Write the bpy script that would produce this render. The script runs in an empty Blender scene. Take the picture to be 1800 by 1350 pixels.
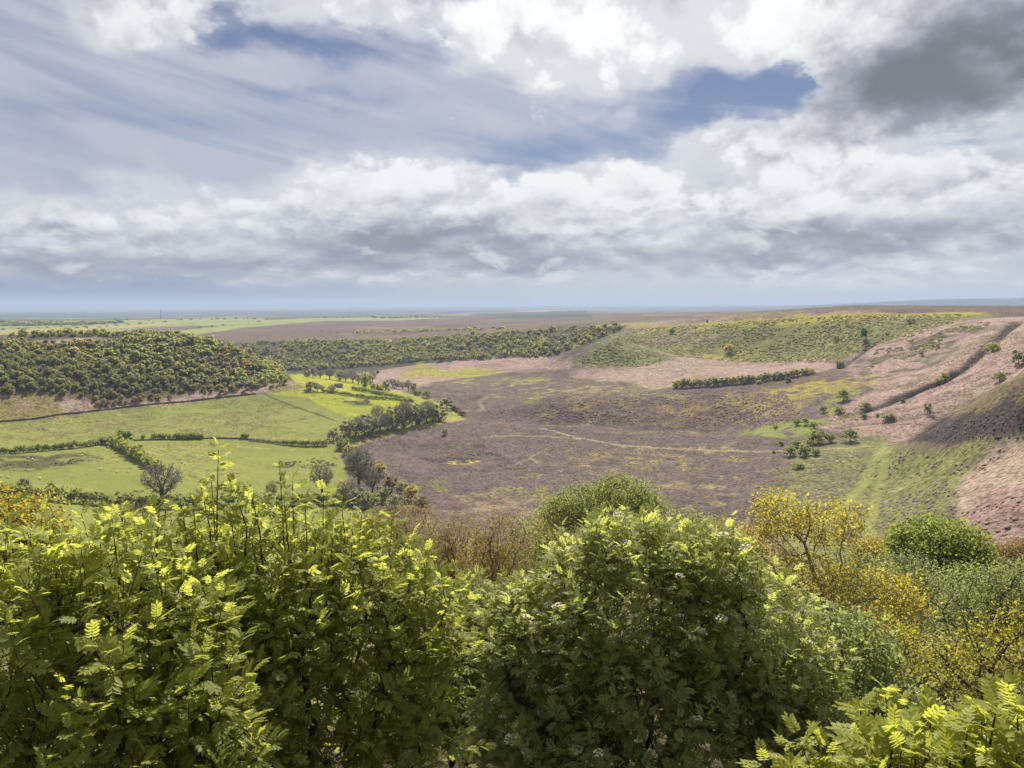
import bpy, math, random
import numpy as np
from mathutils import Vector, Matrix

# ------------------------------------------------------------------ camera, sky, sun, exposure
SC = bpy.context.scene
COL = SC.collection
F, W0, H0 = 1334.0, 1800.0, 1350.0          # focal length and size of the photograph in its pixels
EYE = 120.0                                  # eye height above the valley's datum
YH = 537.0
PITCH = math.atan((H0 / 2 - YH) / F)
cam_data = bpy.data.cameras.new('camera')
cam = bpy.data.objects.new('camera', cam_data)
COL.objects.link(cam)
cam.location = (0, 0, EYE)
cam.rotation_euler = (math.pi / 2 - PITCH, 0, 0)
cam_data.sensor_width = 36.0
cam_data.lens = 36.0 * F / W0
cam_data.clip_start = 0.1
cam_data.clip_end = 80000
SC.camera = cam

SUN_AZ, SUN_EL = math.radians(7.0), math.radians(44.0)   # azimuth clockwise from +Y
sd = bpy.data.lights.new('sun', 'SUN')
sd.energy = 5.0
sd.angle = math.radians(0.6)
sd.color = (1.0, 0.93, 0.80)
sun = bpy.data.objects.new('sun', sd)
COL.objects.link(sun)
_sv = Vector((math.sin(SUN_AZ) * math.cos(SUN_EL), math.cos(SUN_AZ) * math.cos(SUN_EL), math.sin(SUN_EL)))
sun.rotation_euler = _sv.to_track_quat('Z', 'Y').to_euler()
sun.location = _sv * 300 + Vector((0, 0, EYE))

SC.view_settings.view_transform = 'Standard'
SC.view_settings.look = 'None'
SC.view_settings.gamma = 1.0
SC.view_settings.use_curve_mapping = False
SC.view_settings.exposure = 0.88
SC.render.engine = 'CYCLES'
SC.cycles.use_denoising = True
SC.cycles.max_bounces = 10
SC.cycles.diffuse_bounces = 8
SC.cycles.glossy_bounces = 1
SC.cycles.transmission_bounces = 8
SC.cycles.volume_bounces = 0
SC.cycles.transparent_max_bounces = 4


def ray(px, py):
    """direction of a pixel of the photograph in the world"""
    x, y = (px - W0 / 2) / F, (H0 / 2 - py) / F
    c, s = math.cos(PITCH), math.sin(PITCH)
    return np.array((x, c + y * s, -s + y * c))


def at(px, py, d):
    """world point on a pixel's line of sight at horizontal distance d"""
    r = ray(px, py)
    return Vector(r * (d / math.hypot(r[0], r[1]))) + Vector((0, 0, EYE))


class NT:
    """short-hand for building node trees"""
    def __init__(self, tree):
        self.t = tree
        self.n = tree.nodes
        self.l = tree.links

    def put(self, sock, v):
        if isinstance(v, bpy.types.NodeSocket):
            self.l.new(v, sock)
        elif v is not None:
            sock.default_value = v

    def m(self, op, a, b=None, c=None, clamp=False):
        n = self.n.new('ShaderNodeMath')
        n.operation = op
        n.use_clamp = clamp
        for i, v in enumerate((a, b, c)):
            self.put(n.inputs[i], v)
        return n.outputs[0]

    def vm(self, op, a, b=None, c=None):
        n = self.n.new('ShaderNodeVectorMath')
        n.operation = op
        for i, v in enumerate((a, b, c)):
            if v is not None:
                self.put(n.inputs[i], v)
        return n.outputs['Value'] if op in ('DOT_PRODUCT', 'LENGTH') else n.outputs['Vector']

    def noise(self, vec, scale, detail=4, rough=0.5, dist=0.0, lac=2.0):
        n = self.n.new('ShaderNodeTexNoise')
        self.put(n.inputs['Vector'], vec)
        n.inputs['Scale'].default_value = scale
        n.inputs['Detail'].default_value = detail
        n.inputs['Roughness'].default_value = rough
        n.inputs['Lacunarity'].default_value = lac
        n.inputs['Distortion'].default_value = dist
        return n.outputs['Fac'], n.outputs['Color']

    def ss(self, v, a, b, lo=0.0, hi=1.0):
        n = self.n.new('ShaderNodeMapRange')
        n.interpolation_type = 'SMOOTHSTEP'
        self.put(n.inputs[0], v)
        for i, x in enumerate((a, b, lo, hi)):
            self.put(n.inputs[1 + i], x)
        return n.outputs[0]

    def mix(self, f, a, b, blend='MIX'):
        n = self.n.new('ShaderNodeMix')
        n.data_type = 'RGBA'
        n.blend_type = blend
        n.clamp_factor = True
        self.put(n.inputs[0], f)
        for i, v in ((6, a), (7, b)):
            if isinstance(v, tuple) and len(v) == 3:
                v = v + (1.0,)
            self.put(n.inputs[i], v)
        return n.outputs[2]

    def comb(self, x, y, z):
        n = self.n.new('ShaderNodeCombineXYZ')
        for i, v in enumerate((x, y, z)):
            self.put(n.inputs[i], v)
        return n.outputs[0]

    def sep(self, v):
        n = self.n.new('ShaderNodeSeparateXYZ')
        self.put(n.inputs[0], v)
        return n.outputs

    def attr(self, name):
        n = self.n.new('ShaderNodeAttribute')
        n.attribute_name = name
        return n


def build_world():
    w = bpy.data.worlds.new('World')
    SC.world = w
    w.use_nodes = True
    w.cycles.sampling_method = 'MANUAL'
    w.cycles.sample_map_resolution = 256
    t = NT(w.node_tree)
    t.n.clear()
    out = t.n.new('ShaderNodeOutputWorld')
    bg = t.n.new('ShaderNodeBackground')
    t.l.new(bg.outputs[0], out.inputs[0])
    sky = t.n.new('ShaderNodeTexSky')
    sky.sky_type = 'NISHITA'
    sky.sun_disc = False
    sky.sun_elevation = SUN_EL
    sky.sun_rotation = SUN_AZ
    sky.altitude = 270
    sky.air_density = 1.0
    sky.dust_density = 0.15
    sky.ozone_density = 3.0
    tc = t.n.new('ShaderNodeTexCoord')
    d = t.vm('NORMALIZE', tc.outputs['Generated'])
    x, y, z = t.sep(d)
    az = t.m('ARCTAN2', x, y)
    el = t.m('ARCSINE', z)
    zc = t.m('MAXIMUM', z, 0.0)
    iz = t.m('DIVIDE', 1.0, t.m('ADD', zc, 0.22))
    P = t.comb(t.m('MULTIPLY', x, iz), t.m('MULTIPLY', y, iz), t.m('MULTIPLY', el, 2.0))
    fray = t.noise(t.comb(t.m('MULTIPLY', az, 4.0), t.m('MULTIPLY', el, 7.0), 9.1), 2.2, 5, 0.62)[1]
    ae = t.vm('MULTIPLY_ADD', t.vm('SUBTRACT', fray, (.5, .5, .5)), (0.20, 0.085, 0.0), t.comb(az, el, 0.0))

    def blob(px, py, sx, sy):
        r = ray(px, py)
        a = math.atan2(r[0], r[1])
        e = math.atan2(r[2], math.hypot(r[0], r[1]))
        kx, ky = F / sx, F / sy
        v = t.vm('MULTIPLY_ADD', ae, (kx, ky, 0.0), (-a * kx, -e * ky, 0.0))
        return t.m('POWER', math.e, t.m('MULTIPLY', t.vm('DOT_PRODUCT', v, v), -1.0))

    def field(lst, start):
        acc = start
        for (px, py, sx, sy, wgt) in lst:
            acc = t.m('MULTIPLY_ADD', blob(px, py, sx, sy), wgt, acc)
        return acc

    # --- where the broken cloud is thick, and where the blue shows (directions of the sky)
    cover = field([
        (250, 5, 130, 50, .46), (660, 15, 150, 38, .44), (840, 60, 130, 50, .34), (1010, 70, 150, 90, .46), (1080, 150, 100, 50, .22),
        (1290, 40, 170, 60, .46), (1610, 110, 250, 105, .80), (1380, 235, 180, 30, .50),
        (1550, 290, 420, 55, .52), (1150, 350, 260, 44, .44), (650, 325, 190, 46, .52), (850, 385, 270, 44, .44), (420, 385, 300, 44, .36),
        (1650, 400, 300, 70, .46), (1000, 450, 520, 45, .50), (250, 450, 420, 44, .40), (90, 390, 90, 30, .34), (280, 415, 55, 18, .24), (1460, 366, 62, 30, .22),
        (850, 300, 50, 16, .40), (235, 62, 36, 24, .26), (535, 262, 26, 30, .26),
        (1000, 270, 160, 30, -.46), (1190, 210, 80, 22, -.24), (1270, 168, 120, 32, -.52), (1405, 130, 40, 44, -.50), (1730, 240, 130, 18, -.60),
        (560, 78, 130, 22, -.50), (405, 25, 34, 34, -.55), (560, 170, 300, 40, -.34), (250, 200, 300, 60, -.40)], -0.10)
    thick = field([
        (1650, 140, 170, 58, .85), (1770, 30, 120, 50, .40), (1180, 0, 70, 20, .30), (640, 418, 200, 30, .26), (840, 428, 240, 34, .34), (400, 460, 320, 34, .26), (1000, 475, 420, 26, .30),
        (1650, 420, 260, 38, .36), (1300, 425, 240, 36, .22), (130, 480, 260, 40, .30), (90, 410, 70, 12, .20),
        (1020, 90, 240, 120, -.35), (1300, 40, 120, 60, -.30), (1100, 330, 300, 40, -.30), (680, 315, 180, 30, -.25), (1460, 360, 50, 20, -.40), (1500, 260, 300, 30, -.2)], 0.0)
    clear = field([(1000, 268, 150, 28, .58), (1270, 168, 130, 34, .70), (1405, 130, 50, 44, .5), (560, 78, 170, 24, .80), (410, 30, 60, 40, .6), (1190, 212, 100, 30, .45), (1730, 240, 120, 20, .6),
                   (900, 298, 110, 36, .30), (540, 162, 130, 16, .42), (640, 182, 110, 12, .26), (340, 205, 240, 22, .25)], 0.0)
    # --- noise of the clouds: broken puffs, each taken twice so that the side towards the sun is the bright one
    wv = t.noise(P, 1.1, 2, 0.5)[1]
    Pw = t.vm('MULTIPLY_ADD', t.vm('SUBTRACT', wv, (.5, .5, .5)), (0.4, 0.4, 0.3), P)
    n1 = t.noise(Pw, 1.7, 4, 0.55)[0]
    # clouds close up towards the horizon
    ey = t.m('MULTIPLY_ADD', t.m('LOGARITHM', t.m('ADD', t.m('MAXIMUM', el, 0.0), 0.05), math.e), 0.75, t.m('MULTIPLY', el, 2.2))
    ang = t.comb(t.m('MULTIPLY', az, 3.8), ey, 3.7)
    angw = t.vm('MULTIPLY_ADD', t.vm('SUBTRACT', wv, (.5, .5, .5)), (0.22, 0.22, 0.2), ang)

    def puff(vec):
        a_ = t.noise(vec, 1.9, 7, 0.58)[0]
        vo = t.n.new('ShaderNodeTexVoronoi')
        vo.voronoi_dimensions = '2D'
        vo.feature = 'F1'
        vo.normalize = False
        j = t.vm('MULTIPLY_ADD', t.vm('SUBTRACT', t.noise(vec, 6.0, 3, 0.6)[1], (.5, .5, .5)), (0.13, 0.13, 0.0), vec)
        t.l.new(j, vo.inputs['Vector'])
        vo.inputs['Scale'].default_value = 4.6
        vo.inputs['Detail'].default_value = 3.0
        vo.inputs['Roughness'].default_value = 0.52
        vo.inputs['Lacunarity'].default_value = 2.1
        b_ = t.m('SUBTRACT', 0.62, vo.outputs['Distance'])
        return t.m('MULTIPLY_ADD', t.m('SUBTRACT', a_, 0.5), 1.9, t.m('MULTIPLY', b_, 0.36))
    pf = puff(angw)
    pf2 = puff(t.vm('ADD', angw, (0.012, 0.10, 0.0)))
    relief = t.m('SUBTRACT', pf, pf2)
    nn = t.m('MULTIPLY_ADD', t.m('SUBTRACT', n1, 0.5), 0.6, pf)
    cv = t.m('MULTIPLY', t.m('TANH', t.m('MULTIPLY', cover, 1.6)), 0.58)
    dens = t.m('ADD', cv, nn)
    ns = t.noise(angw, 2.3, 3, 0.5)[0]
    soft = t.m('MULTIPLY_ADD', t.m('SUBTRACT', ns, 0.5), 1.5, cv)
    soft_a = t.m('MULTIPLY', t.ss(soft, -0.14, 0.30), 0.92)
    horizon = t.ss(el, 0.012, 0.045)
    soft_a = t.m('MULTIPLY', soft_a, horizon)
    alpha = t.m('MULTIPLY', t.ss(dens, 0.09, 0.37), horizon)
    # --- small white cumulus in rows above the horizon
    row = t.m('MULTIPLY', t.ss(el, 0.010, 0.035), t.ss(el, 0.17, 0.07))
    P3 = t.comb(t.m('MULTIPLY', az, 11.0), t.m('MULTIPLY', el, 26.0), 1.3)
    c3 = t.noise(P3, 1.0, 6, 0.58, 0.35)[0]
    small = t.m('MULTIPLY', t.ss(c3, 0.54, 0.68), row)
    # --- veil of thin high cloud, in streaks
    vs = t.comb(t.m('MULTIPLY_ADD', el, 2.0, t.m('MULTIPLY', az, 1.3)), t.m('MULTIPLY_ADD', el, 9.0, t.m('MULTIPLY', az, 1.6)), 0.0)
    veil_n = t.noise(vs, 2.2, 7, 0.55, 1.1)[0]
    veil = t.m('SUBTRACT', t.m('MULTIPLY_ADD', t.m('SUBTRACT', veil_n, 0.5), 1.7, 0.84), clear)
    veil = t.m('MAXIMUM', t.m('MINIMUM', t.m('MAXIMUM', veil, 0.05), 0.92), t.ss(el, 0.12, 0.02, 0.0, 0.97))
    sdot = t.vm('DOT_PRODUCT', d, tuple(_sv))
    front = t.ss(sdot, 0.1, -0.7)  # clouds opposite the sun, out of view, brightened to lift the ambient light
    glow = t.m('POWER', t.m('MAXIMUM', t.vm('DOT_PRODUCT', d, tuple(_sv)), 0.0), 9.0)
    base = t.mix(1.0, sky.outputs[0], (0.046, 0.040, 0.042), 'MULTIPLY')
    veil_c = t.mix(glow, (0.375, 0.395, 0.465), (0.58, 0.585, 0.62))
    veil_c = t.mix(t.ss(el, 0.10, 0.02), veil_c, t.mix(t.ss(az, -0.5, 0.1), (0.175, 0.22, 0.32), (0.42, 0.46, 0.49)))
    c = t.mix(veil, base, veil_c)
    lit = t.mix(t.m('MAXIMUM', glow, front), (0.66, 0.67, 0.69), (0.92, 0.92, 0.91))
    shade = t.mix(glow, (0.225, 0.24, 0.295), (0.235, 0.24, 0.27))
    shade = t.mix(t.ss(thick, 0.35, 0.75), shade, (0.135, 0.142, 0.165))
    ts = t.ss(t.m('MULTIPLY_ADD', relief, -0.45, t.m('ADD', t.m('MULTIPLY', soft, 0.75), thick)), 0.08, 0.95)
    c = t.mix(soft_a, c, t.mix(ts, t.mix(glow, (0.50, 0.515, 0.55), (0.72, 0.72, 0.73)), shade))
    tk = t.m('ADD', t.m('MULTIPLY', t.m('SUBTRACT', dens, 0.15), 0.55), t.m('MULTIPLY_ADD', relief, -0.85, thick))
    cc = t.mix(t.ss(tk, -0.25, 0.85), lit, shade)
    # thick grey masses keep soft faces: the crisp puffs fade out on them
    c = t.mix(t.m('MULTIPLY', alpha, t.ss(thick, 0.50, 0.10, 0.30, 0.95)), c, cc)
    c = t.mix(t.m('MULTIPLY', small, 0.8), c, t.mix(t.ss(c3, 0.56, 0.80), (0.66, 0.67, 0.67), (0.40, 0.42, 0.46)))
    # below the horizon the light of the land itself
    c = t.mix(t.ss(z, -0.004, -0.03), c, (0.16, 0.16, 0.13))
    t.l.new(c, bg.inputs['Color'])
    bg.inputs['Strength'].default_value = 0.725


build_world()

# ------------------------------------------------------------------ numpy noise
def _hash(ix, iy, seed):
    h = (ix.astype(np.int64) * 374761393 + iy.astype(np.int64) * 668265263 + seed * 974711) & 0xFFFFFFFF
    h = ((h ^ (h >> 13)) * 1274126177) & 0xFFFFFFFF
    return ((h ^ (h >> 16)) & 0xFFFF) / 65535.0


def vnoise(x, y, seed=0):
    ix, iy = np.floor(x), np.floor(y)
    fx, fy = x - ix, y - iy
    ux, uy = fx * fx * (3 - 2 * fx), fy * fy * (3 - 2 * fy)
    a, b = _hash(ix, iy, seed), _hash(ix + 1, iy, seed)
    c, d = _hash(ix, iy + 1, seed), _hash(ix + 1, iy + 1, seed)
    return (a + (b - a) * ux) * (1 - uy) + (c + (d - c) * ux) * uy


def fbm(x, y, scale, octs=4, seed=0, gain=0.5):
    s, amp, tot = 0.0, 1.0, 0.0
    x, y = x / scale, y / scale
    for o in range(octs):
        s = s + amp * (vnoise(x, y, seed + o * 17) - 0.5)
        tot += amp * 0.5
        x, y, amp = x * 2.03 + 11.3, y * 2.03 + 4.7, amp * gain
    return s / tot                                  # about -1 .. 1


def sstep(v, a, b):
    t = np.clip((v - a) / (b - a), 0, 1)
    return t * t * (3 - 2 * t)


# ------------------------------------------------------------------ the lie of the land
# (pixel x, pixel y, metres away) of points of the ground, read off the photograph
CTRL = [
    # far left: valley floor, pasture and the wooded hill
    (-60, 900, 400), (100, 880, 432), (250, 890, 425), (420, 890, 425), (560, 895, 420), (650, 885, 430),
    (0, 850, 470), (200, 840, 490), (400, 850, 470), (560, 840, 490),
    (-60, 797, 575), (0, 795, 578), (190, 777, 615), (380, 771, 625), (580, 781, 605), (300, 800, 565), (480, 805, 555),
    (-60, 748, 672), (0, 740, 690), (100, 731, 705), (200, 717, 735), (330, 704, 765), (460, 690, 795), (530, 681, 815),
    (300, 740, 690), (480, 725, 720), (600, 715, 745), (560, 750, 670), (620, 760, 640),
    (-60, 690, 725), (0, 680, 735), (120, 680, 745), (250, 672, 780), (400, 664, 820), (480, 668, 832),
    (-60, 635, 775), (0, 632, 780), (120, 635, 790), (250, 632, 820), (380, 638, 845), (450, 656, 850),
    (-60, 597, 830), (0, 600, 830), (120, 599, 845), (220, 597, 870), (300, 597, 880), (345, 602, 885), (390, 614, 880), (430, 630, 876), (465, 648, 870), (495, 664, 866), (525, 674, 860),
    (-60, 588, 960), (0, 588, 960), (120, 587, 980), (230, 589, 990), (310, 597, 1000), (360, 608, 1010), (420, 630, 1000), (470, 650, 980),
    (0, 600, 1200), (150, 602, 1200), (300, 618, 1200), (400, 640, 1180),
    # pastures beyond the nose and the beck
    (560, 690, 800), (650, 702, 775), (720, 712, 765), (760, 722, 770), (800, 733, 770), (815, 722, 815), (770, 708, 840),
    (560, 672, 900), (620, 682, 880), (700, 694, 850), (560, 664, 1010), (640, 671, 1010), (720, 688, 930),
    (520, 656, 1120), (600, 658, 1180), (680, 662, 1130), (800, 690, 900), (860, 715, 830),
    # the far wooded scarp
    (430, 655, 1350), (520, 652, 1340), (600, 652, 1330), (700, 645, 1290), (760, 640, 1260), (850, 640, 1230), (950, 640, 1190),
    (430, 628, 1450), (520, 626, 1450), (620, 624, 1440), (720, 618, 1410), (820, 614, 1370), (920, 610, 1330), (1010, 600, 1300),
    (400, 602, 1560), (450, 600, 1560), (540, 600, 1560), (640, 599, 1550), (740, 595, 1520), (840, 588, 1480), (940, 582, 1430), (1040, 576, 1390), (1120, 571, 1360),
    (450, 592, 2000), (600, 588, 2000), (800, 580, 1900), (1000, 570, 1800), (1150, 564, 1700),
    # the far moor and the country beyond
    (0, 583, 2300), (150, 583, 2300), (300, 583, 2300), (450, 580, 2500), (600, 576, 2600), (800, 568, 2600), (1000, 561, 2500),
    (-100, 572, 3200), (100, 572, 3200), (300, 570, 3200), (450, 567, 3300), (600, 563, 3600), (800, 558, 3800), (1000, 554, 3600),
    (-100, 564, 4300), (100, 564, 4300), (300, 561, 4300), (500, 559, 4600), (650, 557, 5000), (800, 556, 5000), (1000, 552, 5200), (1150, 549, 4500), (1350, 547, 4000),
    (0, 561, 6500), (300, 559, 6500), (600, 558, 7000), (900, 556, 7000), (1200, 551, 6500), (1500, 546, 5000), (1800, 540, 4000),
    (0, 556, 10000), (300, 555, 10000), (600, 552, 10000), (900, 551, 10000), (1200, 549, 10000), 
    (0, 549, 16000), (300, 548, 16000), (600, 546, 16000), (900, 545, 16000), (1150, 545, 15000), (1300, 541, 12500), (1400, 538, 12000), (1500, 535, 12000), (1600, 531, 12000), (1700, 528, 12000), (1800, 524, 12000), (1870, 523, 12000), (950, 546, 6600), (900, 549, 6600), (1010, 547, 6400), (1032, 551, 6300), (1048, 557, 6200), (1500, 548, 9000), (1800, 541, 9000),
    (0, 546, 26000), (300, 545, 26000), (600, 542, 26000), (900, 540, 26000), (1200, 538, 26000), (1500, 537, 26000), (1850, 532, 26000),
    # amphitheatre rim on the right
    (1200, 568, 1265), (1300, 562, 1200), (1400, 557, 1155), (1500, 552, 1105), (1620, 550, 1100), (1720, 549, 1080), (1850, 549, 1040),
    (1200, 561, 1600), (1350, 554, 1600), (1500, 549, 1500), (1700, 545, 1500), (1850, 543, 1500), (1300, 551, 2400), (1500, 547, 2300), (1750, 541, 2300), (1850, 539, 2300),
    (1180, 588, 1210), (1300, 598, 1118), (1420, 596, 1078), (1500, 590, 1030), (1600, 588, 960), (1700, 578, 920),
    (1230, 625, 1085), (1300, 635, 1045), (1400, 634, 1012), (1470, 630, 960), (1100, 655, 985), (1200, 655, 965), (1150, 678, 905), (1300, 655, 940), (1400, 648, 920),
    # spur in the middle
    (1085, 587, 1175), (1054, 599, 1112), (1018, 622, 1068), (1000, 646, 1040), (1120, 612, 1120), (1190, 627, 1060), (1100, 640, 1050), (985, 634, 1190), (1020, 616, 1260), (1050, 602, 1300), (1120, 622, 1060),
    # middle moor
    (900, 655, 1080), (780, 662, 1120), (850, 675, 990), (950, 680, 940), (1050, 680, 905), (760, 678, 1020), (880, 700, 890), (960, 712, 825), (1050, 710, 815), (1150, 700, 830), (1250, 690, 835), (1350, 680, 830), (1450, 672, 820),
    (840, 730, 800), (900, 750, 752), (1000, 757, 735), (1100, 761, 722), (1200, 765, 705), (1300, 769, 685), (900, 736, 802), (1000, 738, 795), (1100, 738, 785), (1200, 739, 770), (1300, 741, 748), (1150, 722, 800), (1300, 715, 780), (1400, 705, 750), (1400, 735, 690),
    (840, 741, 715), (760, 748, 695), (700, 757, 670), (950, 744, 702), (1050, 746, 690), (1200, 754, 662), (1320, 764, 632), (840, 752, 680), (950, 757, 665), (1050, 760, 655), (1200, 768, 630),
    (640, 778, 625), (700, 800, 580), (850, 790, 605), (1000, 795, 590), (1150, 800, 575), (1300, 795, 575),
    (680, 850, 490), (800, 850, 495), (950, 850, 495), (1100, 850, 490), (1250, 850, 485), (760, 890, 440), (900, 895, 435), (1050, 895, 430), (1200, 900, 420),
    # right: flats, bracken slope, near spur
    (1380, 770, 610), (1450, 772, 598), (1540, 778, 580), (1420, 745, 655), (1480, 735, 665), (1440, 800, 545), (1380, 850, 480),
    (1520, 712, 690), (1500, 690, 745), (1560, 735, 650), (1620, 720, 650), (1600, 690, 710), (1560, 655, 820), (1620, 650, 800), (1700, 645, 740), (1680, 610, 860), (1760, 590, 840), (1760, 640, 710), (1850, 610, 720), (1850, 570, 860),
    (1560, 615, 920), (1640, 610, 890),
    (1600, 778, 530), (1660, 738, 500), (1730, 695, 480), (1800, 648, 465), (1870, 610, 450), (1700, 772, 450), (1800, 768, 425), (1740, 735, 450), (1820, 710, 430),
    (1680, 765, 600), (1760, 735, 590), (1830, 700, 570),
    (1520, 830, 490), (1600, 830, 460), (1680, 820, 430), (1770, 820, 395), (1500, 900, 400), (1600, 900, 385), (1700, 890, 365), (1800, 880, 340), (1450, 950, 345), (1600, 960, 335), (1750, 950, 315), (1300, 950, 370),
]
NEAR = [(1.0, -1.65), (2.0, -2.0), (3.2, -3.05), (5.0, -4.6), (8.0, -6.2), (10.5, -7.0), (15, -9.6), (22, -13.5), (40, -22.5), (80, -39.0), (150, -63.0), (230, -84.0), (290, -97.0)]


def _uv(az, d):
    return np.stack([np.clip(az, -0.78, 0.78), np.log(np.maximum(d, 1.0))], -1)


_pts, _zs = [], []
for px, py, d in CTRL:
    p = at(px, py, d)
    _pts.append((math.atan2(p.x, p.y), d))
    _zs.append(p.z)
for a in (-0.75, -0.5, -0.25, 0.0, 0.25, 0.5, 0.75):
    for d, z in NEAR:
        _pts.append((a, d))
        _zs.append(EYE + z + (0 if d < 60 else (6.0 if a > 0.45 else 0.0)))
_pts = np.array(_pts)
_uvc = _uv(_pts[:, 0], _pts[:, 1])
_C2 = 0.035 ** 2


def _phi(a, b):
    q = ((a[:, None, :] - b[None, :, :]) ** 2).sum(-1)
    return np.sqrt(q + _C2)


def _fit():
    n = len(_uvc)
    A = np.zeros((n + 3, n + 3))
    A[:n, :n] = _phi(_uvc, _uvc) - 0.003 * np.eye(n)
    A[:n, n] = 1
    A[:n, n + 1:n + 3] = _uvc
    A[n:, :n] = A[:n, n:].T
    b = np.zeros(n + 3)
    b[:n] = _zs
    return np.linalg.solve(A, b)


_COEF = _fit()


def base_height(az, d):
    shp = az.shape
    uv = _uv(az.ravel(), d.ravel())
    out = np.empty(len(uv))
    n = len(_uvc)
    for i in range(0, len(uv), 20000):
        c = uv[i:i + 20000]
        out[i:i + 20000] = _phi(c, _uvc) @ _COEF[:n] + _COEF[n] + c @ _COEF[n + 1:]
    return out.reshape(shp)


# polar grid round the viewpoint, finest over the valley
AZ = np.concatenate([np.linspace(-1.5, -0.66, 24)[:-1], np.linspace(-0.66, 0.66, 470), np.linspace(0.66, 1.5, 24)[1:]])
RR = np.concatenate([np.geomspace(0.6, 60, 40)[:-1], np.linspace(60, 300, 40)[:-1], np.linspace(300, 1000, 230)[:-1], np.linspace(1000, 1650, 150)[:-1],
                     np.geomspace(1650, 6000, 80)[:-1], np.geomspace(6000, 30000, 80)])
_ca = np.linspace(AZ[0], AZ[-1], 260)
_cl = np.linspace(math.log(RR[0]), math.log(RR[-1]), 420)
_CZ = base_height(*np.meshgrid(_ca, np.exp(_cl), indexing='ij'))


def coarse(az, d):
    """smooth height between the coarse samples (bicubic enough)"""
    u = (az - _ca[0]) / (_ca[1] - _ca[0])
    v = (np.log(d) - _cl[0]) / (_cl[1] - _cl[0])
    i = np.clip(u.astype(int), 1, len(_ca) - 3)
    j = np.clip(v.astype(int), 1, len(_cl) - 3)
    fu, fv = np.clip(u - i, -1, 2), np.clip(v - j, -1, 2)

    def cub(p0, p1, p2, p3, t):
        return p1 + 0.5 * t * (p2 - p0 + t * (2 * p0 - 5 * p1 + 4 * p2 - p3 + t * (3 * (p1 - p2) + p3 - p0)))
    rows = [cub(*[_CZ[i + a, j + b] for b in (-1, 0, 1, 2)], fv) for a in (-1, 0, 1, 2)]
    return cub(*rows, fu)


GA, GR = np.meshgrid(AZ, RR, indexing='ij')
GX, GY = GR * np.sin(GA), GR * np.cos(GA)
GZ = coarse(GA, GR)
_mid = sstep(GR, 180, 420) * (1 - sstep(GR, 2500, 5000))
GZ += _mid * (1.6 * fbm(GX, GY, 70, 3, 3) + 0.55 * fbm(GX, GY, 14, 3, 5))
GZ += sstep(GR, 3000, 9000) * 16.0 * fbm(GX, GY, 1800, 4, 9)
GZ += 0.25 * (1 - sstep(GR, 20, 80)) * fbm(GX, GY, 1.5, 3, 21)
# wooded ridges of the far country, standing up on the skyline
GZ += sstep(GR, 7000, 9000) * 40 * np.maximum(0, fbm(GX, GY, 2600, 4, 31) - .1)


def hit_many(pix, dmin=12.0, dmax=29000.0):
    """where the lines of sight of some pixels meet the ground (x, y, z, distance)"""
    pix = np.asarray(pix, float)
    x, y = (pix[:, 0] - W0 / 2) / F, (H0 / 2 - pix[:, 1]) / F
    c, s = math.cos(PITCH), math.sin(PITCH)
    dx, dy, dz = x, c + y * s, -s + y * c
    hl = np.hypot(dx, dy)
    azr, tn = np.arctan2(dx, dy), dz / hl
    k = (RR >= dmin) & (RR <= dmax)
    rr = RR[k]
    ui = np.interp(azr, AZ, np.arange(len(AZ)))
    i0 = np.clip(ui.astype(int), 0, len(AZ) - 2)
    fu = (ui - i0)[:, None]
    prof = GZ[i0][:, k] * (1 - fu) + GZ[i0 + 1][:, k] * fu
    gap = EYE + tn[:, None] * rr[None, :] - prof
    below = gap <= 0
    j = np.where(below.any(1), below.argmax(1), len(rr) - 1)
    j = np.clip(j, 1, len(rr) - 1)
    n = np.arange(len(pix))
    g0, g1 = gap[n, j - 1], gap[n, j]
    t = np.clip(g0 / np.where(np.abs(g0 - g1) < 1e-9, 1e-9, g0 - g1), 0, 1)
    d = rr[j - 1] + t * (rr[j] - rr[j - 1])
    return np.stack([d * np.sin(azr), d * np.cos(azr), EYE + tn * d, d], -1)


def ground_z(x, y):
    x, y = np.atleast_1d(np.asarray(x, float)), np.atleast_1d(np.asarray(y, float))
    a, r = np.arctan2(x, y), np.hypot(x, y)
    u = np.interp(a, AZ, np.arange(len(AZ)))
    v = np.interp(r, RR, np.arange(len(RR)))
    i, j = np.clip(u.astype(int), 0, len(AZ) - 2), np.clip(v.astype(int), 0, len(RR) - 2)
    fu, fv = u - i, v - j
    return (GZ[i, j] * (1 - fu) + GZ[i + 1, j] * fu) * (1 - fv) + (GZ[i, j + 1] * (1 - fu) + GZ[i + 1, j + 1] * fu) * fv


def gz(x, y):
    return float(ground_z(x, y)[0])


def hit(px, py):
    h = hit_many([(px, py)])[0]
    return Vector(h[:3])


def plan(poly, step=8.0, closed=True):
    """a pixel outline laid on the ground: plan coordinates"""
    out = []
    n = len(poly)
    for i in range(n if closed else n - 1):
        (x0, y0), (x1, y1) = poly[i], poly[(i + 1) % n]
        k = max(1, int(math.hypot(x1 - x0, y1 - y0) / step))
        for q in range(k):
            out.append((x0 + (x1 - x0) * q / k, y0 + (y1 - y0) * q / k))
    if not closed:
        out.append(poly[-1])
    return hit_many(out)[:, :2]


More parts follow.
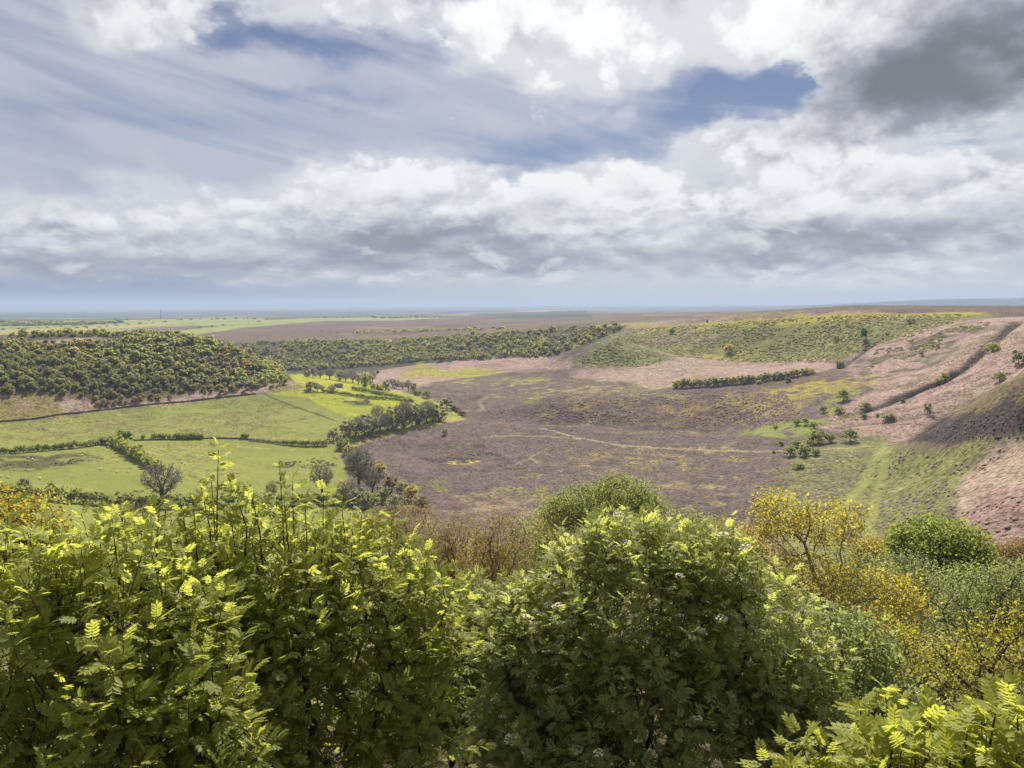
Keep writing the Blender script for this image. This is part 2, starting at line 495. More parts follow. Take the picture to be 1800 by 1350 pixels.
def inside(poly, x, y):
    x, y = np.asarray(x), np.asarray(y)
    r = np.zeros(x.shape, bool)
    xa, ya = poly[:, 0], poly[:, 1]
    xb, yb = np.roll(xa, -1), np.roll(ya, -1)
    bb = (x >= xa.min()) & (x <= xa.max()) & (y >= ya.min()) & (y <= ya.max())
    xs, ys = x[bb], y[bb]
    rr = np.zeros(xs.shape, bool)
    for i in range(len(xa)):
        if ya[i] == yb[i]:
            continue
        cond = (ya[i] > ys) != (yb[i] > ys)
        rr ^= cond & (xs < (xb[i] - xa[i]) * (ys - ya[i]) / (yb[i] - ya[i]) + xa[i])
    r[bb] = rr
    return r


def dist_line(line, x, y, maxd):
    """distance in plan to a polyline (only where nearer than maxd)"""
    best = np.full(x.shape, 1e9)
    for i in range(len(line) - 1):
        ax, ay = line[i]
        bx, by = line[i + 1]
        bb = (x > min(ax, bx) - maxd) & (x < max(ax, bx) + maxd) & (y > min(ay, by) - maxd) & (y < max(ay, by) + maxd)
        if not bb.any():
            continue
        px, py = x[bb] - ax, y[bb] - ay
        L2 = (bx - ax) ** 2 + (by - ay) ** 2 + 1e-9
        t = np.clip((px * (bx - ax) + py * (by - ay)) / L2, 0, 1)
        dd = np.hypot(px - t * (bx - ax), py - t * (by - ay))
        best[bb] = np.minimum(best[bb], dd)
    return best


# the gully cut into the bracken slope, the beck and the small scarps
GULLY = [(1425, 752), (1470, 738), (1520, 722), (1560, 708), (1600, 693), (1650, 672), (1690, 648), (1720, 622), (1745, 600), (1768, 580), (1785, 568)]
GUL_W = plan(GULLY, 6, False)
_g = dist_line(GUL_W, GX, GY, 30)
_gd = np.hypot(GX, GY)
_cut = np.exp(-(_g / 6.0) ** 2) * (1.0 + 7.5 * sstep(_gd, 655, 740) * (1 - 0.5 * sstep(_gd, 800, 880)))
GZ -= _cut
GULLY2 = [(1562, 588), (1540, 602), (1518, 617), (1498, 632), (1480, 645)]
GUL2_W = plan(GULLY2, 5, False)
GZ -= 3.2 * np.exp(-(dist_line(GUL2_W, GX, GY, 30) / 5.0) ** 2)
for _ln, _dp in (([(1445, 758), (1520, 748), (1600, 738), (1680, 716)], .8), ([(1470, 745), (1540, 733), (1620, 716), (1700, 690), (1780, 655)], .8), ([(1540, 722), (1640, 690), (1720, 655), (1800, 610)], .8),
                 ([(1700, 870), (1760, 850), (1830, 835)], .7), ([(1690, 905), (1760, 890), (1830, 880)], .7), ([(1700, 945), (1770, 930), (1830, 925)], .7)):
    GZ -= _dp * np.exp(-(dist_line(plan(_ln, 6, False), GX, GY, 12) / 2.4) ** 2)
BECK = [(815, 724), (840, 705), (800, 690), (740, 680), (690, 672), (640, 664), (580, 657)]
BECK_W = plan(BECK, 6, False)
GZ -= 2.0 * np.exp(-(dist_line(BECK_W, GX, GY, 40) / 9.0) ** 2)

# ------------------------------------------------------------------ what grows where
COVER = {
    'heather': ((.110, .081, .070), (.080, .060, .052), (.150, .120, .060)),
    'purple': ((.108, .079, .072), (.080, .059, .054), (.142, .113, .064)),
    'plateau': ((.105, .070, .062), (.080, .055, .050), (.120, .088, .060)),
    'bracken': ((.255, .176, .152), (.190, .130, .113), (.255, .200, .145)),
    'bilberry': ((.235, .215, .042), (.165, .160, .042), (.240, .170, .100)),
    'bilbdark': ((.165, .160, .050), (.115, .118, .042), (.190, .130, .095)),
    'gorse': ((.300, .240, .036), (.235, .195, .036), (.180, .140, .060)),
    'grass': ((.162, .176, .042), (.138, .156, .037), (.182, .178, .052)),
    'grassdull': ((.156, .152, .047), (.135, .138, .044), (.175, .158, .058)),
    'lime': ((.235, .245, .024), (.205, .222, .024), (.250, .232, .038)),
    'tawny': ((.230, .205, .055), (.190, .185, .040), (.255, .215, .085)),
    'moorgrass': ((.135, .138, .048), (.105, .088, .056), (.160, .165, .055)),
    'brownmoor': ((.205, .145, .062), (.160, .108, .056), (.235, .185, .060)),
    'burnt': ((.046, .038, .036), (.034, .029, .028), (.075, .055, .050)),
    'earth': ((.040, .031, .026), (.028, .023, .020), (.060, .048, .036)),
    'woodfloor': ((.060, .058, .026), (.045, .040, .022), (.090, .065, .040)),
    'scrub': ((.165, .140, .050), (.130, .120, .040), (.220, .150, .105)),
    'path': ((.255, .225, .135), (.225, .205, .115), (.270, .235, .145)),
    'greenpath': ((.180, .195, .055), (.160, .178, .050), (.190, .195, .065)),
    'rush': ((.085, .080, .032), (.065, .062, .028), (.120, .130, .035)),
    'plough': ((.120, .090, .080), (.105, .078, .070), (.140, .105, .090)),
    'straw': ((.260, .220, .080), (.230, .200, .070), (.270, .235, .100)),
    'litter': ((.060, .045, .028), (.040, .034, .020), (.060, .075, .022)),
    'farfield': ((.190, .225, .065), (.150, .185, .055), (.235, .225, .095)),
    'farwood': ((.045, .056, .036), (.036, .046, .032), (.060, .065, .038)),
}
GC = np.zeros(GX.shape + (3,))
_p1 = fbm(GX, GY, 38, 4, 41)
_p2 = fbm(GX, GY, 9, 3, 57)
_p3 = fbm(GX, GY, 120, 3, 71)
_wx, _wy = 5.0 * fbm(GX, GY, 26, 3, 91), 5.0 * fbm(GX, GY, 26, 3, 97)


def tone(kind):
    a, b, c = (np.array(v) for v in COVER[kind])
    m = sstep(_p1 + 0.5 * _p2, -0.35, 0.45)[..., None]
    q = sstep(_p3 * 0.8 + 0.65 * _p2 + 0.40 * _p1, 0.08, 0.60)[..., None]
    col = a + (b - a) * m
    return col + (c - col) * q * 0.8


def paint(kind, mask, amount=1.0):
    m = (mask * amount)[..., None]
    GC[:] = GC + (tone(kind) - GC) * m


def cover(kind, poly, fray=1.0, speckle=None):
    pl = plan(poly)
    k = np.clip(GR / 700, 0.3, 6) * fray
    m = 0.0
    for ox, oy, q in ((1, 0, .6), (-1, .4, 1.3), (.2, 1, 2.0), (0, -1, 1.6)):
        e = 2.2 * fray * k
        m = m + .25 * inside(pl, GX + _wx * k * q + 3.0 * fray * _p2 + ox * e, GY + _wy * k * q + 3.0 * fray * _p1 + oy * e * 2)
    if speckle is not None:
        m *= sstep(_p2 + 0.6 * _p1, speckle - 0.12, speckle + 0.12)
    paint(kind, m)


TRACKS = []


def strip(kind, line, width, soft=0.5, pixels=True, amount=1.0):
    ln = plan(line, 6, False) if pixels else line
    if kind in ('path', 'greenpath'):
        TRACKS.append((ln, width))
    d = dist_line(ln, GX + 0.25 * _wx, GY + 0.25 * _wy, width * 3)
    paint(kind, 1 - sstep(d, width * (1 - soft), width * (1 + soft)), amount)


paint('plateau', np.ones(GX.shape))
paint('heather', (GR < 1700).astype(float))
_pl = sstep(GR, 1500, 1900) * (1 - sstep(GR, 5000, 6000))
_ps = fbm(GX, GY, 260, 4, 133)
paint('purple', _pl * sstep(_ps, .05, .35), .8)
paint('moorgrass', _pl * sstep(-_ps, .25, .5), .7)
paint('burnt', _pl * sstep(fbm(GX, GY, 330, 3, 151), .38, .5), .5)
# far country: fields and woods beyond the moor, parcelled out in plan
_fx, _fy = GX / 300 + 0.4 * fbm(GX, GY, 900, 2, 5), GY / 700 + 0.4 * fbm(GX, GY, 900, 2, 6)
_cell = _hash(np.floor(_fx), np.floor(_fy), 4)
_far = sstep(GR, 5200, 6200)
_cell = np.where(GR > 7800, .55 + .30 * _cell + .15 * (_cell > .86), _cell)
for kind, lo, hi in (('farfield', 0, .45), ('straw', .45, .55), ('farwood', .55, .85), ('plough', .85, 1.01)):
    paint(kind, _far * ((_cell >= lo) & (_cell < hi)))
cover('farfield', [(-80, 566), (200, 563), (400, 559), (480, 560), (380, 572), (200, 585), (-80, 585)], 0)
cover('farwood', [(-80, 568), (60, 567), (180, 566), (230, 567), (150, 571), (50, 573), (-80, 574)], 0)
cover('straw', [(-80, 582), (60, 579), (180, 572), (300, 567), (320, 569), (220, 578), (100, 587), (-80, 590)], 0)
cover('plough', [(190, 587), (250, 576), (340, 572), (370, 573), (300, 582), (240, 590)], 0)
cover('farfield', [(290, 585), (360, 576), (430, 564), (560, 559), (600, 561), (520, 568), (430, 576), (330, 590)], 0)
cover('farfield', [(520, 560), (700, 557), (790, 559), (700, 563), (560, 564)], 0)
cover('farwood', [(830, 553), (900, 549), (1020, 546), (1045, 557), (900, 560)], 0)
for _i, (_k, _pts) in enumerate([('straw', [(20, 581), (120, 577), (230, 570), (300, 566)]), ('lime', [(60, 585), (160, 579), (260, 573), (330, 569)]), ('farwood', [(150, 582), (250, 575), (345, 569.5)]), ('farwood', [(0, 577), (110, 573.5), (240, 567.5)]),
                                 ('farwood', [(330, 578), (420, 571), (520, 566)]), ('farwood', [(300, 570), (420, 565), (560, 561)]), ('straw', [(360, 569), (460, 564), (540, 561.5)]), ('farwood', [(280, 563.5), (400, 561), (560, 559)]), ('straw', [(240, 567), (285, 565)]), ('farwood', [(0, 565), (120, 563.5), (230, 562.5)]), ('lime', [(60, 566), (150, 564.8), (230, 564)])]):
    strip(_k, _pts, 26 if _k in ('straw', 'lime') else 9, .3, amount=.75)
_rs = random.Random(4)
for _i in range(22):
    _x, _y = _rs.uniform(520, 1500), _rs.uniform(0, 1)
    _y0 = 559 + 20 * _y - .010 * (_x - 520)
    _w = _rs.uniform(60, 220)
    strip(_rs.choice(['straw', 'moorgrass', 'burnt', 'bracken', 'purple']), [(_x, _y0), (_x + _w * .5, _y0 - _rs.uniform(0, 1.5)), (_x + _w, _y0 - _rs.uniform(.5, 3))], _rs.uniform(10, 30), amount=_rs.uniform(.3, .6))
# wooded left hill
cover('woodfloor', [(-80, 600), (60, 592), (300, 588), (400, 600), (460, 624), (520, 665), (540, 684), (380, 702), (200, 718), (-80, 750)])
cover('bracken', [(60, 598), (180, 593), (200, 600), (80, 604)])
cover('scrub', [(-80, 745), (-80, 700), (60, 690), (110, 695), (130, 722), (60, 735)], 1.0)
cover('bracken', [(100, 700), (125, 690), (170, 706), (300, 700), (420, 680), (520, 668), (545, 681), (420, 697), (300, 711), (150, 726), (110, 722)], 1.0)
cover('scrub', [(470, 678), (530, 666), (545, 680), (480, 690)], 1.0)
# pastures
cover('grass', [(-80, 752), (60, 737), (200, 721), (330, 708), (460, 693), (540, 683), (600, 700), (720, 716), (810, 733), (770, 745), (640, 770), (600, 800), (620, 860), (640, 900), (600, 1000), (-80, 1000)], 0.5)
cover('grassdull', [(-80, 752), (200, 722), (460, 694), (560, 720), (580, 760), (400, 765), (190, 770), (-80, 790)], 2.0, -0.1)
cover('lime', [(500, 660), (530, 655), (620, 663), (690, 684), (760, 702), (800, 724), (812, 734), (770, 740), (690, 735), (620, 738), (540, 700), (470, 693), (540, 682)], 0.5)
cover('tawny', [(680, 686), (735, 694), (790, 715), (808, 732), (770, 738), (765, 722), (740, 706)], 0.5)
cover('rush', [(-80, 800), (60, 798), (150, 797), (180, 803), (120, 818), (60, 828), (-80, 826)], 1.0, -0.05)
cover('rush', [(470, 812), (590, 800), (610, 818), (540, 826), (480, 824)], 1.0, 0.25)
cover('rush', [(600, 700), (640, 699), (655, 712), (620, 712), (600, 706)], 0.6, 0.1)
strip('rush', [(462, 692), (500, 708), (545, 724), (590, 740)], 1.6)
strip('rush', [(250, 790), (300, 800), (318, 812)], 0.8, amount=.5)
strip('straw', [(360, 771), (420, 767), (500, 770), (580, 777)], 3.0, amount=.5)
strip('straw', [(634, 778), (700, 760), (760, 746), (812, 736)], 4.0, amount=.9)
# the far scarp and its bracken
cover('woodfloor', [(420, 602), (640, 598), (840, 588), (1110, 570), (1060, 598), (960, 628), (800, 640), (640, 652), (480, 660)])
cover('bracken', [(600, 662), (660, 652), (740, 640), (800, 634), (960, 627), (1010, 634), (1000, 648), (880, 655), (760, 672), (700, 690), (660, 676)])
cover('bilberry', [(733, 636), (752, 640), (775, 652), (850, 644), (885, 655), (840, 662), (720, 666), (700, 664)])
cover('bilberry', [(780, 668), (950, 660), (1000, 668), (920, 684), (800, 680)], 1.5, 0.12)
cover('bilberry', [(880, 684), (1080, 676), (1110, 690), (950, 712), (860, 700)], 1.5, 0.2)
cover('purple', [(830, 742), (900, 715), (1000, 690), (1180, 684), (1380, 690), (1440, 700), (1420, 735), (1320, 752), (1100, 748)], 1.5)
cover('purple', [(640, 775), (850, 742), (1300, 768), (1400, 790), (1390, 850), (1200, 960), (700, 960), (640, 880)], 1.5)
cover('bilberry', [(640, 800), (860, 745), (1300, 772), (1400, 800), (1380, 870), (1200, 950), (720, 950), (660, 880)], 2.5, 0.55)
cover('bracken', [(860, 752), (1300, 772), (1400, 796), (1380, 840), (1100, 850), (900, 800)], 2.0, 0.75)
cover('bilberry', [(840, 738), (900, 716), (1000, 692), (1180, 686), (1380, 692), (1420, 735), (1320, 752), (1100, 748)], 2.5, 0.42)
cover('brownmoor', [(1080, 722), (1200, 700), (1330, 688), (1420, 690), (1440, 712), (1380, 738), (1260, 744), (1120, 738)], 2.0, -0.1)
cover('brownmoor', [(960, 704), (1080, 690), (1160, 690), (1080, 712), (980, 720)], 2.0, 0.1)
cover('gorse', [(1100, 712), (1320, 690), (1400, 700), (1300, 732), (1150, 730)], 1.5, 0.38)
cover('gorse', [(780, 812), (840, 806), (850, 814), (790, 818)], 0.6, -0.1)
cover('gorse', [(1000, 790), (1400, 800), (1380, 826), (1060, 820)], 1.5, 0.35)
cover('bilberry', [(720, 850), (980, 820), (1000, 846), (860, 870), (740, 872)], 2.0, 0.36)
cover('bilberry', [(880, 858), (1000, 850), (990, 866), (900, 874)], 2.0, 0.0)
cover('burnt', [(960, 744), (1100, 750), (1300, 758), (1340, 744), (1200, 728), (1050, 728), (980, 736)], 3.0, 0.0)
cover('bilbdark', [(700, 870), (820, 835), (1000, 838), (1200, 850), (1320, 880), (1200, 930), (900, 930), (740, 910)], 3.0, 0.30)
cover('burnt', [(720, 790), (860, 772), (960, 790), (900, 830), (760, 836)], 3.0, 0.34)
# amphitheatre
cover('bilbdark', [(1050, 592), (1120, 578), (1330, 563), (1500, 553), (1720, 550), (1750, 556), (1640, 580), (1560, 600), (1500, 622), (1470, 642), (1300, 638), (1190, 628), (1110, 603)])
cover('bilberry', [(1130, 576), (1330, 561), (1500, 551), (1740, 549), (1700, 556), (1500, 564), (1330, 574), (1150, 584)], 1.0)
cover('gorse', [(1230, 571), (1420, 556), (1640, 550), (1725, 550), (1640, 557), (1420, 565), (1260, 579)], 1.0, -0.15)
cover('bilberry', [(1240, 622), (1340, 618), (1440, 626), (1440, 638), (1300, 640), (1240, 634)], 1.0, -0.1)
cover('bracken', [(1090, 598), (1150, 582), (1260, 572), (1250, 590), (1190, 605), (1140, 612)], 1.5, 0.05)
cover('bilbdark', [(1088, 594), (1050, 600), (1000, 640), (1040, 650), (1130, 650), (1195, 630), (1110, 604)], 1.0, -0.35)
cover('bracken', [(1000, 650), (1060, 648), (1150, 640), (1192, 627), (1300, 638), (1450, 630), (1500, 634), (1480, 644), (1420, 658), (1250, 674), (1150, 684), (1100, 672), (1010, 664)])
strip('path', [(1086, 594), (1130, 610), (1190, 626), (1210, 640)], 1.4, amount=.7)
strip('path', [(1088, 590), (1040, 606), (1000, 632), (960, 645)], 1.6, amount=.6)
# right-hand bracken slope
cover('bracken', [(1470, 642), (1510, 618), (1570, 596), (1640, 572), (1720, 560), (1900, 552), (1900, 650), (1720, 695), (1640, 740), (1590, 776), (1500, 770), (1440, 752), (1480, 715), (1540, 685)])
cover('bilberry', [(1570, 580), (1700, 560), (1730, 570), (1640, 590), (1600, 640), (1540, 650), (1500, 640)], 1.5, 0.22)
cover('bilberry', [(1590, 590), (1660, 585), (1650, 625), (1600, 640)], 1.5, 0.0)
cover('bilberry', [(1540, 615), (1590, 612), (1580, 640), (1530, 645)], 1.5, 0.1)
cover('gorse', [(1330, 690), (1440, 668), (1545, 656), (1550, 668), (1480, 690), (1400, 702), (1340, 702)], 1.0, -0.1)
cover('grass', [(1300, 756), (1390, 742), (1440, 728), (1465, 690), (1510, 682), (1480, 720), (1440, 750), (1420, 764), (1360, 772)], 1.0, -0.25)
cover('moorgrass', [(1400, 776), (1480, 768), (1560, 766), (1570, 780), (1500, 790), (1400, 792)], 1.0)
cover('scrub', [(1500, 720), (1560, 690), (1660, 640), (1760, 590), (1900, 560), (1900, 640), (1720, 690), (1600, 760), (1470, 755)], 2.0, 0.40)
cover('purple', [(1500, 700), (1560, 660), (1640, 610), (1720, 566), (1900, 555), (1900, 640), (1720, 690), (1640, 735)], 2.0, 0.52)
cover('purple', [(1480, 642), (1560, 600), (1700, 562), (1740, 570), (1660, 640), (1580, 690), (1520, 700)], 2.0, 0.12)
strip('earth', GUL_W[10:], 5.4, 0.4, pixels=False)
strip('earth', GUL_W[26:46], 10.0, 0.4, pixels=False)
strip('earth', GUL2_W, 2.6, .4, pixels=False, amount=.8)
for _ln in ([(1445, 758), (1520, 748), (1600, 738), (1680, 716)], [(1470, 745), (1540, 733), (1620, 716), (1700, 690), (1780, 655)], [(1540, 722), (1640, 690), (1720, 655), (1800, 610)], [(1620, 660), (1680, 628), (1720, 596)]):
    strip('heather', _ln, 1.5, .5, amount=.55)
strip('grassdull', GUL_W[:14], 3.0, 0.4, pixels=False)
# near spur and the slopes below it
cover('heather', [(1590, 778), (1660, 735), (1730, 692), (1900, 590), (1900, 772), (1700, 775)], 1.0)
cover('burnt', [(1598, 775), (1650, 738), (1740, 716), (1830, 702), (1900, 705), (1900, 774), (1720, 777)], .7)
cover('gorse', [(1775, 712), (1900, 700), (1900, 730), (1780, 735)], 1.0, -0.1)
cover('moorgrass', [(1380, 805), (1480, 790), (1560, 782), (1720, 775), (1900, 772), (1900, 800), (1740, 790), (1700, 830), (1680, 900), (1710, 1000), (1500, 1030), (1380, 960), (1340, 880)], 1.5)
cover('burnt', [(1605, 774), (1660, 738), (1740, 718), (1900, 706), (1900, 772), (1720, 775)], .7)
cover('bracken', [(1745, 785), (1900, 778), (1900, 1050), (1720, 1000), (1675, 920), (1690, 850)], 1.0)
strip('greenpath', [(1555, 786), (1535, 812), (1520, 850), (1480, 890), (1450, 925)], 3.0, amount=.75)
strip('greenpath', [(1560, 790), (1552, 830), (1540, 870), (1530, 930), (1520, 980)], 2.2, amount=.6)
strip('path', [(1575, 780), (1500, 787), (1420, 792), (1330, 794), (1200, 790), (1090, 783), (1010, 768), (950, 752)], 1.7, amount=.75)
strip('path', [(850, 768), (900, 766), (960, 767), (1020, 772)], 1.7, amount=.6)
strip('path', [(905, 816), (930, 806), (938, 800), (960, 790)], 1.2, amount=.5)
strip('path', [(934, 806), (944, 814)], 1.2, amount=.5)
strip('path', [(816, 722), (850, 722), (842, 705), (870, 692)], 2.4, amount=.45)
# the steep bank under the viewpoint
paint('scrub', (1 - sstep(GR, 240, 330)) * sstep(_p1 + .5 * _p2, -.5, .3))
paint('woodfloor', (1 - sstep(GR, 200, 300)) * sstep(-_p1, -.1, .4))
paint('litter', 1 - sstep(GR, 25, 60))

_nv, _nr = len(AZ), len(RR)


def mesh_from(name, verts, faces, mat, smooth=False):
    """mesh from numpy arrays, faces all with the same number of corners"""
    me = bpy.data.meshes.new(name)
    verts = np.ascontiguousarray(verts, np.float32)
    faces = np.ascontiguousarray(faces, np.int32)
    n, k = faces.shape
    me.vertices.add(len(verts))
    me.vertices.foreach_set('co', verts.ravel())
    me.loops.add(n * k)
    me.loops.foreach_set('vertex_index', faces.ravel())
    me.polygons.add(n)
    me.polygons.foreach_set('loop_start', np.arange(0, n * k, k, dtype=np.int32))
    if smooth:
        me.polygons.foreach_set('use_smooth', np.ones(n, bool))
    me.update(calc_edges=True)
    if mat is not None:
        me.materials.append(mat)
    return me


def new_mat(name):
    m = bpy.data.materials.new(name)
    m.use_nodes = True
    t = NT(m.node_tree)
    t.n.clear()
    o = t.n.new('ShaderNodeOutputMaterial')
    return m, t, o


def ground_material():
    m, t, o = new_mat('land_cover')
    b = t.n.new('ShaderNodeBsdfPrincipled')
    b.inputs['Roughness'].default_value = 0.95
    b.inputs['Specular IOR Level'].default_value = 0.05
    g = t.n.new('ShaderNodeNewGeometry')
    pos = g.outputs['Position']
    col = t.attr('cover').outputs['Color']
    tuft = t.attr('tuft').outputs['Fac']
    n1 = t.noise(pos, 0.45, 4, 0.6)[0]
    n2 = t.noise(pos, 0.11, 4, 0.6)[0]
    v = t.m('MULTIPLY_ADD', t.m('SUBTRACT', n1, 0.5), 2.8, 1.0)
    v = t.m('MULTIPLY_ADD', t.m('SUBTRACT', n2, 0.5), 1.4, v)
    v = t.m('MULTIPLY_ADD', t.m('SUBTRACT', t.noise(pos, 4.0, 3, 0.65)[0], 0.5), 1.2, v)
    v = t.m('MINIMUM', t.m('MAXIMUM', v, 0.30), 1.9)
    v = t.m('MULTIPLY_ADD', t.m('SUBTRACT', v, 1.0), t.m('MULTIPLY_ADD', tuft, 0.88, 0.20), 1.0)
    c = t.vm('SCALE', col)
    t.l.new(v, c.node.inputs['Scale'])
    t.l.new(c, b.inputs['Base Color'])
    bp = t.n.new('ShaderNodeBump')
    bp.inputs['Distance'].default_value = 1.0
    t.l.new(t.m('MULTIPLY', tuft, 0.9), bp.inputs['Strength'])
    t.l.new(t.noise(pos, 0.55, 3, 0.65)[0], bp.inputs['Height'])
    t.l.new(bp.outputs[0], b.inputs['Normal'])
    t.l.new(b.outputs[0], o.inputs[0])
    return m


def build_ground():
    v = np.stack([GX, GY, GZ], -1).reshape(-1, 3)
    idx = np.arange(_nv * _nr).reshape(_nv, _nr)
    f = np.stack([idx[:-1, :-1], idx[1:, :-1], idx[1:, 1:], idx[:-1, 1:]], -1).reshape(-1, 4)[:, ::-1]
    me = mesh_from('ground', v, f, ground_material(), True)
    a = me.color_attributes.new('cover', 'FLOAT_COLOR', 'POINT')
    c = np.ones((len(v), 4), np.float32)
    c[:, :3] = GC.reshape(-1, 3)
    a.data.foreach_set('color', c.ravel())
    # grass is smooth, heather, bracken and bilberry stand in tussocks
    g = GC.reshape(-1, 3)
    smooth = (g[:, 1] > g[:, 0] * 1.05)
    tf = np.where(smooth, 0.12, 1.0) * (GR.reshape(-1) < 2500) * (GR.reshape(-1) > 4)
    ta = me.attributes.new('tuft', 'FLOAT', 'POINT')
    ta.data.foreach_set('value', tf.astype(np.float32))
    ob = bpy.data.objects.new('ground', me)
    COL.objects.link(ob)
    ob['kind'] = 'structure'
    return ob


GROUND = build_ground()

# ------------------------------------------------------------------ helpers for things that grow
def link(name, data, parent=None):
    ob = bpy.data.objects.new(name, data)
    COL.objects.link(ob)
    if parent is not None:
        ob.parent = parent
    return ob


def tag(ob, label, cat=None, group=None):
    ob['label'] = label
    if cat:
        ob['category'] = cat
    if group:
        ob['group'] = group
    return ob


def thing(name, loc, label, cat, group=None):
    e = bpy.data.objects.new(name, None)
    COL.objects.link(e)
    e.empty_display_size = 0.3
    e.location = loc
    return tag(e, label, cat, group)


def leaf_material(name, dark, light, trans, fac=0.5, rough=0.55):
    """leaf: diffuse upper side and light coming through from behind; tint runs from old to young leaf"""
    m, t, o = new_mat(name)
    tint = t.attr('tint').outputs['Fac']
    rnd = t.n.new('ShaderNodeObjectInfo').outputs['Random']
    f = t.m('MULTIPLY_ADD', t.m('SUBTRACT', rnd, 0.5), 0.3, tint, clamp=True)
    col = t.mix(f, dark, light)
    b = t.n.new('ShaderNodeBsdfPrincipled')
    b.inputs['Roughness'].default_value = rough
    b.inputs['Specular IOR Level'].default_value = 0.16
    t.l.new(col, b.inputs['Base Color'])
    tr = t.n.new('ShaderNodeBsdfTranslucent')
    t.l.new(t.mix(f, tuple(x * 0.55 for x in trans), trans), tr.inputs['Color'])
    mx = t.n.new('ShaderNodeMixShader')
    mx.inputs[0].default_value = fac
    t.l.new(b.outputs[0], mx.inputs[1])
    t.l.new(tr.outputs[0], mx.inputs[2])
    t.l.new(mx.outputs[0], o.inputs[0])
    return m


def plain_material(name, a, b, scale=3.0, rough=0.9, bump=0.3):
    m, t, o = new_mat(name)
    p = t.n.new('ShaderNodeBsdfPrincipled')
    p.inputs['Roughness'].default_value = rough
    p.inputs['Specular IOR Level'].default_value = 0.15
    tc = t.n.new('ShaderNodeTexCoord')
    n = t.noise(tc.outputs['Object'], scale, 5, 0.6)[0]
    t.l.new(t.mix(n, a, b), p.inputs['Base Color'])
    bp = t.n.new('ShaderNodeBump')
    bp.inputs['Strength'].default_value = bump
    t.l.new(n, bp.inputs['Height'])
    t.l.new(bp.outputs[0], p.inputs['Normal'])
    t.l.new(p.outputs[0], o.inputs[0])
    return m


M = {
    'bark': plain_material('grey_brown_bark', (.055, .042, .032), (.13, .105, .085), 8),
    'darkbark': plain_material('dark_bark', (.030, .022, .016), (.075, .055, .042), 10),
    'paleb': plain_material('pale_bark', (.14, .12, .10), (.30, .27, .23), 6),
    'rowan': leaf_material('rowan_leaf', (.215, .252, .064), (.320, .345, .080), (.60, .63, .11), 0.58),
    'rowandark': leaf_material('rowan_leaf_deep', (.205, .240, .084), (.300, .320, .102), (.56, .60, .14), 0.56),
    'rowanlime': leaf_material('rowan_leaf_young', (.240, .270, .055), (.325, .345, .068), (.60, .62, .10), 0.54),
    'oakgold': leaf_material('oak_leaf_bronze', (.280, .235, .045), (.420, .345, .056), (.72, .62, .085), 0.52),
    'oakyellow': leaf_material('oak_leaf_yellow', (.220, .215, .040), (.350, .295, .048), (.64, .58, .07), 0.52),
    'birch': leaf_material('birch_leaf', (.155, .195, .075), (.240, .270, .110), (.46, .52, .15), 0.48),
    'sycamore': leaf_material('sycamore_leaf', (.130, .175, .046), (.205, .245, .060), (.44, .50, .08), 0.45),
    'willow': leaf_material('willow_leaf', (.160, .205, .070), (.245, .280, .095), (.48, .54, .12), 0.48),
    'russet': leaf_material('russet_leaf', (.225, .160, .070), (.320, .235, .090), (.50, .37, .11), 0.46),
    'wood': leaf_material('woodland_leaf', (.170, .195, .072), (.285, .292, .100), (.52, .53, .13), 0.47),
    'woodpale': leaf_material('woodland_leaf_pale', (.185, .180, .080), (.315, .285, .120), (.60, .54, .15), 0.46),
    'woodbronze': leaf_material('woodland_leaf_bronze', (.165, .125, .070), (.255, .195, .090), (.42, .31, .10), 0.42),
    'green': leaf_material('bush_leaf', (.160, .182, .070), (.255, .270, .100), (.48, .51, .13), 0.50),
    'dark': leaf_material('dark_tree_leaf', (0.052, 0.098, 0.039), (0.098, 0.149, 0.052), (0.228, 0.329, 0.063), 0.55),
    'pale': leaf_material('pale_tree_leaf', (.205, .205, .125), (.310, .300, .185), (.44, .44, .22), 0.50),
    'golden': leaf_material('golden_tree_leaf', (0.218, 0.196, 0.048), (0.345, 0.282, 0.063), (0.708, 0.569, 0.089), 0.55),
    'grey': leaf_material('grey_twig', (.190, .172, .135), (.280, .258, .205), (.28, .26, .19), 0.3),
    'lime': leaf_material('lime_tree_leaf', (.180, .210, .058), (.280, .295, .080), (.52, .56, .10), 0.50),
    'petal': leaf_material('cream_petal', (.66, .60, .40), (.80, .76, .56), (.58, .52, .32), 0.3),
    'heathertuft': leaf_material('heather_tuft', (0.105, 0.074, 0.071), (0.194, 0.139, 0.131), (0.140, 0.105, 0.093), 0.18, 0.9),
    'burnttuft': leaf_material('burnt_heather_tuft', (.040, .034, .032), (.075, .060, .056), (.05, .04, .04), 0.1, 0.9),
    'brackentuft': leaf_material('dead_bracken_tuft', (.250, .150, .115), (.360, .235, .185), (.30, .19, .13), 0.2, 0.9),
    'bilbtuft': leaf_material('bilberry_tuft', (.150, .155, .046), (.250, .230, .058), (.40, .36, .06), 0.3, 0.9),
    'rushtuft': leaf_material('rush_tuft', (0.072, 0.068, 0.029), (0.117, 0.107, 0.039), (0.120, 0.105, 0.030), 0.15, 0.9),
}


def unit(v):
    return v / np.maximum(np.linalg.norm(v, axis=-1, keepdims=True), 1e-9)


def set_tint(me, tint):
    a = me.attributes.new('tint', 'FLOAT', 'POINT')
    a.data.foreach_set('value', np.ascontiguousarray(tint, np.float32))


